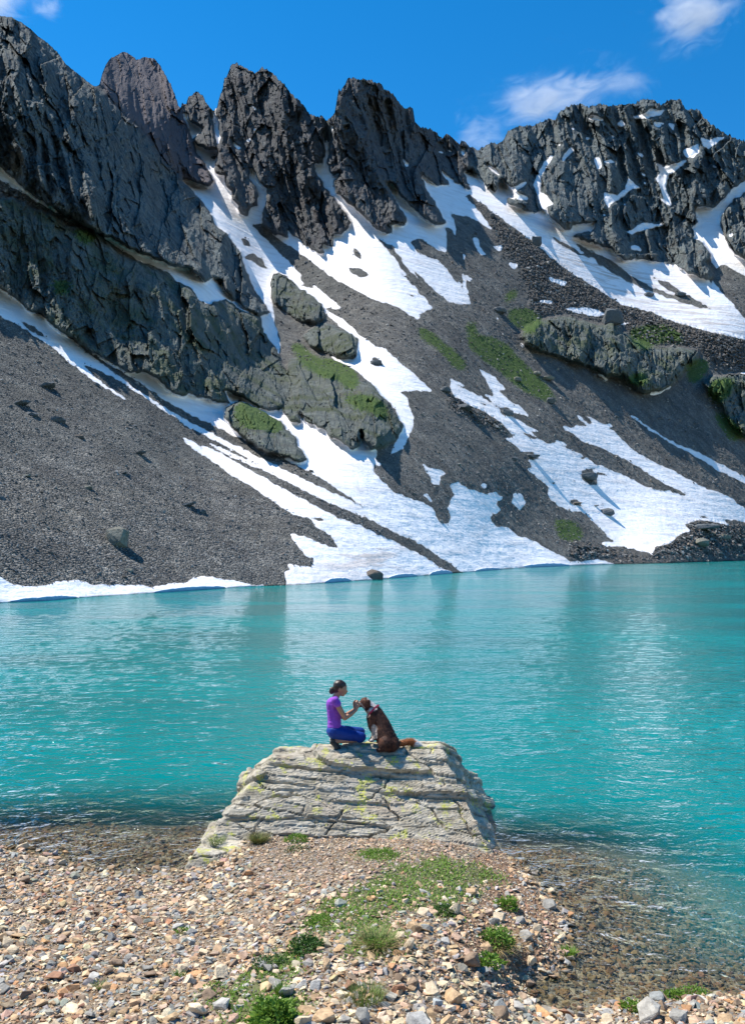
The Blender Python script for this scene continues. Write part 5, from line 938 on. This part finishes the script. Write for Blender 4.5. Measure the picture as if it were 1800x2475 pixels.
solid('hair', [(p(378, 182), .086, p(385, 182), .086, (1, .97, .98)), (p(400, 160), .058, p(435, 172), .046, (1, 1.1, 1)), (p(355, 225), .062, p(345, 245), .045, (1, 1.1, 1))], M_HR, W_, .006, None, 2)
bun = solid('hair_bun', [(p(290, 240), .042, p(283, 258), .040, (1, 1, 1.1)), (p(325, 235), .03, p(300, 240), .03)], M_HR, W_, .005, None, 1)
for d in (-.115, .12):
    k = 0 if d < 0 else -22
    sh_ = solid('shoe', [(p(296, 905 + k, d), .036, p(290, 935 + k, d), .038), (p(296, 930 + k, d), .040, p(352, 1005 + k, d), .042), (p(352, 1005 + k, d), .042, p(378, 1025 + k, d), .032)], M_SO, W_, .006, None, 2)
    s2_ = solid('sole', [(p(268, 915 + k, d), .016, p(318, 1000 + k, d), .016, (1, 2, 1)), (p(318, 1000 + k, d), .016, p(356, 1040 + k, d), .014, (1, 2, 1))], M_SOLE, sh_, .005, None, 1)
tag(W_, 'person in purple t-shirt and blue leggings kneeling on the rock beside the dog', 'person')

D_ = root('dog', tuple(P5(1000, 1050, 11.2)))
yb = 11.33
q = lambda x, y, d=0.0: P5(x, y, yb + d)
dog = [(q(718, 395), .060, q(725, 400), .060, (1, .95, .95)), (q(735, 372), .04, q(700, 378), .038), (q(690, 412), .046, q(650, 430), .032), (q(650, 430), .033, q(624, 425), .024), (q(700, 440), .03, q(650, 455), .018),
 (q(745, 420), .070, q(800, 480), .082), (q(800, 480), .085, q(860, 540, -.02), .100), (q(850, 560, -.02), .105, q(850, 680, -.03), .100), (q(815, 600, -.02), .078, q(850, 720, -.03), .085), (q(880, 560, -.03), .098, q(955, 700, -.08), .112), (q(955, 700, -.08), .112, q(1020, 880, -.14), .132), (q(900, 720, -.05), .10, q(950, 850, -.1), .11), (q(1020, 880, -.14), .132, q(1060, 940, -.17), .128),
 (q(1000, 940, -.23), .100, q(985, 975, -.24), .080), (q(1020, 930, -.02), .100, q(1000, 960, 0), .08), (q(985, 1000, -.25), .05, q(930, 1030, -.25), .030), (q(930, 1030, -.25), .030, q(895, 1032, -.25), .026), (q(960, 970, .04), .045, q(900, 990, .04), .028),
 (q(850, 730, -.08), .055, q(862, 830, -.09), .034), (q(862, 830, -.09), .033, q(838, 895, -.09), .026), (q(838, 895, -.09), .027, q(812, 915, -.09), .026, (1.1, 1, .8)), (q(838, 730, .05), .052, q(842, 830, .06), .032), (q(842, 830, .06), .031, q(818, 892, .06), .025), (q(818, 892, .06), .026, q(796, 908, .06), .025, (1.1, 1, .8)),
 (q(1130, 965, -.15), .045, q(1200, 955, -.08), .036), (q(1200, 955, -.08), .036, q(1290, 932, 0), .045), (q(1290, 932, 0), .046, q(1370, 945, .02), .046), (q(1370, 945, .02), .044, q(1430, 970, .03), .034), (q(1430, 970, .03), .034, q(1470, 990, .03), .012)]
def inv5(co):
    Y = co[:, 1]; u = co[:, 0] / Y * F + CX; v = HZ - (co[:, 2] - CH) / Y * F
    return (u - 750) * 5.497, (v - 1620) * 5.497
def dogcol(co):
    x, y = inv5(co); n = fbm(co[:, 0] * 14, co[:, 1] * 14, co[:, 2] * 14, 3, 61); c = np.tile(np.array([.055, .019, .011]), (len(co), 1))
    c = np.where((n > .1)[:, None], np.array([.11, .04, .02]), c)
    head = ((x - 715) ** 2 + (y - 390) ** 2 < 85 ** 2); c[head] = [.10, .036, .018]; c[head & (n > .12)] = [.07, .024, .014]
    def blob(cx, cy, rx, ry, col, ang=0):
        ca, sa = math.cos(ang), math.sin(ang); dx, dy = x - cx, y - cy; a, b = dx * ca + dy * sa, -dx * sa + dy * ca
        m = (a / rx) ** 2 + (b / ry) ** 2 < 1 + 1.0 * n; c[m] = col
    blob(812, 408, 85, 32, [.62, .58, .55], .75); blob(820, 500, 66, 26, [.60, .56, .52], -.2); blob(690, 445, 60, 10, [.5, .42, .36], .75); blob(765, 560, 34, 52, [.52, .36, .25]); blob(850, 800, 44, 85, [.55, .46, .38]); blob(815, 905, 30, 20, [.6, .56, .52])
    blob(725, 370, 28, 12, [.22, .10, .05])
    tl = x > 1180; c[tl] = [.36, .13, .045]; c[x > 1385 + 60 * n] = [.80, .78, .76]
    ns = (x < 632) & (y > 395) & (y < 450); c[ns] = [.02, .015, .015]
    return c
T = NT('dog_fur'); tc = T.attr('tint', 'Color'); n = T.noise(T.pos(), 90, 3, .7)
M_DF = T.done(T.bsdf(T.mix(T.mapr(n, .3, .7), T.mix(1.0, tc, (.6, .6, .6), 'MULTIPLY'), T.mix(1.0, tc, (1.4, 1.35, 1.3), 'MULTIPLY')), .6, T.bump(n, .8, .01), .3))
db = solid('body', dog, M_DF, D_, .007, dogcol, 3)
for d in (-.058, .062):
    solid('ear', [(q(752, 375, d), .016, q(775, 395, d * 1.3), .026, (1, .5, 1)), (q(775, 395, d * 1.3), .026, q(782, 430, d * 1.35), .020, (1, .5, 1)), (q(782, 430, d * 1.35), .020, q(775, 455, d * 1.3), .010, (1, .5, 1))], M_DF, D_, .005, lambda co: np.tile([.075, .026, .014], (len(co), 1)), 1)
solid('nose', [(q(618, 420), .014, q(614, 424), .012)], M_SO, D_, .004, None, 1)
# collar: a ring round the neck, and the leash-like tag
cb = bmesh.new(); c0 = q(838, 512, -.01); ax = Vector(q(860, 540, -.02)) - Vector(q(800, 480)); ax.normalize(); u1 = ax.cross(Vector((0, 1, 0))).normalized(); u2 = ax.cross(u1)
ringv = []
for i in range(32):
    a = 2 * math.pi * i / 32; dr = u1 * math.cos(a) + u2 * math.sin(a)
    ringv.append([cb.verts.new(Vector(c0) + dr * rr_ + ax * t) for rr_, t in ((.103, -.011), (.109, -.011), (.109, .011), (.103, .011))])
for i in range(32):
    A, B = ringv[i], ringv[(i + 1) % 32]
    for j in range(4): cb.faces.new([A[j], A[(j + 1) % 4], B[(j + 1) % 4], B[j]])
me = bpy.data.meshes.new('collar'); cb.to_mesh(me); cb.free(); me.materials.append(simple_mat('red_collar', (.38, .02, .06), (.45, .03, .08), .6))
oc = bpy.data.objects.new('collar', me); scene.collection.objects.link(oc); oc.parent = D_; oc.matrix_parent_inverse = D_.matrix_world.inverted()
# short fur locks
me = db.data; nv = len(me.vertices); co = np.zeros(nv * 3); me.vertices.foreach_get('co', co); co = co.reshape(-1, 3); no = np.zeros(nv * 3); me.vertices.foreach_get('normal', no); no = no.reshape(-1, 3)
r = np.random.default_rng(31); ids = r.choice(nv, min(nv, 14000), replace=False); xx_, yy_ = inv5(co[ids]); kp = ~((xx_ < 690) | ((yy_ > 890) & (xx_ < 880))); ids = ids[kp]; xx_ = xx_[kp]
b = co[ids]; nr = no[ids]; L = np.where(xx_ > 1180, .038, .022) * r.uniform(.5, 1.3, len(ids)); comb = np.where((xx_ > 1180)[:, None], np.array([.8, 0, .15]), np.array([.25, 0, -.9]))
d = nr * .55 + comb * .8 + r.normal(0, .2, (len(ids), 3)); d /= np.linalg.norm(d, axis=1)[:, None]; s_ = np.cross(d, nr + 1e-3); s_ /= np.linalg.norm(s_, axis=1)[:, None]
V = np.stack([b - s_ * .0028, b + s_ * .0028, b + d * L[:, None]], 1).reshape(-1, 3); tc_ = np.repeat(dogcol(b) * r.uniform(.7, 1.5, (len(ids), 1)), 3, 0)
fo = mesh_obj('fur', V, np.arange(len(V)).reshape(-1, 3), M_DF, D_, True, dict(tint=tc_)); fo.matrix_parent_inverse = D_.matrix_world.inverted()
tag(D_, 'shaggy brown and white dog sitting on the rock with its muzzle in the person\'s hands', 'dog')
# let both rest on the rock: lift or lower each to the rock's real surface
def settle(rt_, pts, pad=0.0):
    dz = max(rock_top(a[0], a[1]) - (a[2] - rr_) for a, rr_ in pts); rt_.location.z += dz - pad; print('settle', rt_.name, round(dz, 3))
settle(W_, [(p(378, 1025, -.115), .030), (p(680, 880, -.03), .062), (p(520, 905, -.06), .046)], .03)
settle(D_, [(q(812, 915, -.09), .024), (q(985, 975, -.24), .08), (q(930, 1030, -.25), .03), (q(1060, 940, -.17), .14)], .035)

# ================================================================ ICE EDGES AT THE FAR SHORE
T = NT('blue_ice'); n = T.noise(T.pos(), 1.2, 5, .6); zc = T.n('SeparateXYZ', {0: T.n('NewGeometry').outputs['Normal']}).outputs[2]
M_IC = T.done(T.bsdf(T.mix(T.mapr(zc, .35, .75), T.mix(n, (.10, .26, .42), (.32, .52, .68)), (.84, .85, .87)), .5, T.bump(n, .8, .3), .4))
r = np.random.default_rng(3)
for u0, u1, hh_, lab in [(718, 778, 10, 'blue ice edge under the snow just left of the brown shore boulder'), (860, 925, 8, 'low blue ice edge just right of the brown shore boulder'), (950, 1002, 9, 'blue ice edge at the water where the dark scree strip ends'), (1050, 1110, 6, 'thin blue ice edge right of the end of the dark scree strip'), (1150, 1262, 8, 'longest blue ice edge at the right end of the big snow tongue'), (20, 170, 10, 'broken ice edge at the far left of the lake'), (340, 500, 9, 'grey-blue undercut ice edge below the left scree slope')]:
    n_ = 40; V = []; Fc = []
    for i in range(n_ + 1):
        t = i / n_; u = (u0 + (u1 - u0) * t) * 1.09157; vs_ = float(np.interp(u, *zip(*SHORE))); Y = CH * F / (vs_ - HZ) - .25
        w_ = math.sin(math.pi * t) ** .45; h = hh_ * 1.09157 / F * Y * w_ * (1 + .25 * float(fbm(np.array([i * .35]), np.array([u0 * 1.]), 0, 2, 4)[0])) + .02; dd = 1.2 * w_ + .1; x = (u - CX) / F * Y
        for yy, zz in ((.0, .06), (-.12 * w_, h * .5), (-.05, h * .85), (.15, h), (dd * .5, h * 1.02), (dd + .4, h * .8), (dd + .5, -.1), (.1, -.1)): V.append((x, Y + yy, zz))
    for i in range(n_):
        for j in range(8): Fc.append([i * 8 + j, i * 8 + (j + 1) % 8, (i + 1) * 8 + (j + 1) % 8, (i + 1) * 8 + j])
    Fc_e = [np.array([list(range(8))]), np.array([[n_ * 8 + 7 - j for j in range(8)]])]
    tag(mesh_obj('ice_edge', np.array(V), [np.array(Fc)] + Fc_e, M_IC, None, True), lab, 'ice', 'ice edges along the far shore')

# ================================================================ CLOUDS
def cloud(u, v, wpx, hpx, dens, seed, label, tilt=0.0):
    Y = 2600.0; c = px(u, v, Y); sx, sz = wpx / F * Y / 2, hpx / F * Y / 2
    T = NT('cloud_vapour'); oc_ = T.n('TexCoord').outputs['Object']
    ln = T.n('VectorMath', {0: oc_}, operation='LENGTH').outputs['Value']
    mp = T.n('Mapping', {0: oc_, 1: (seed, seed * .7, 0), 2: (0, .5, 0), 3: (sx / 210, .5, sz / 95)}).outputs[0]
    nz = T.noise(mp, 2.2, 8, .68, 1.1); nl = T.noise(mp, .8, 3, .5, .6)
    fall = T.mapr(ln, .0, 1.0, 1.0, 0.0)
    d = T.math('ADD', T.math('MULTIPLY', nz, .75), T.math('MULTIPLY', nl, .55))
    d = T.math('MULTIPLY', T.mapr(T.math('ADD', d, T.math('MULTIPLY', fall, .30)), .74, 1.12), fall)
    pv = T.n('VolumePrincipled', {'Color': (.97, .97, .99, 1), 'Density': T.math('MULTIPLY', d, dens), 'Anisotropy': .2})
    T.t.links.new(pv.outputs[0], T.out.inputs['Volume'])
    bm = bmesh.new(); bmesh.ops.create_icosphere(bm, subdivisions=3, radius=1.0); me = bpy.data.meshes.new('cloud'); bm.to_mesh(me); bm.free(); me.materials.append(T.m)
    o = bpy.data.objects.new('cloud', me); scene.collection.objects.link(o); o.location = c; o.scale = (sx, 90, sz); o.rotation_euler = (0, tilt, 0)
    tag(o, label, 'cloud', 'thin clouds in the blue sky')
cloud(1340, 225, 560, 300, .024, 3.1, 'largest wispy white cloud, floating above the right-hand ridge', -.25)
cloud(1680, 25, 400, 330, .024, 8.4, 'wispy cloud touching the top edge of the photo on the right', -.3)
cloud(1510, 190, 340, 170, .011, 6.6, 'thin stretched tail of cloud right of the largest cloud')
cloud(1155, 305, 230, 200, .014, 5.2, 'faint cloud low over the dip in the ridge')
cloud(5, 5, 280, 180, .026, 12.7, 'white cloud in the top left corner')
cloud(108, 8, 140, 130, .02, 1.9, 'tiny cloud puff at the top edge, near the left corner')
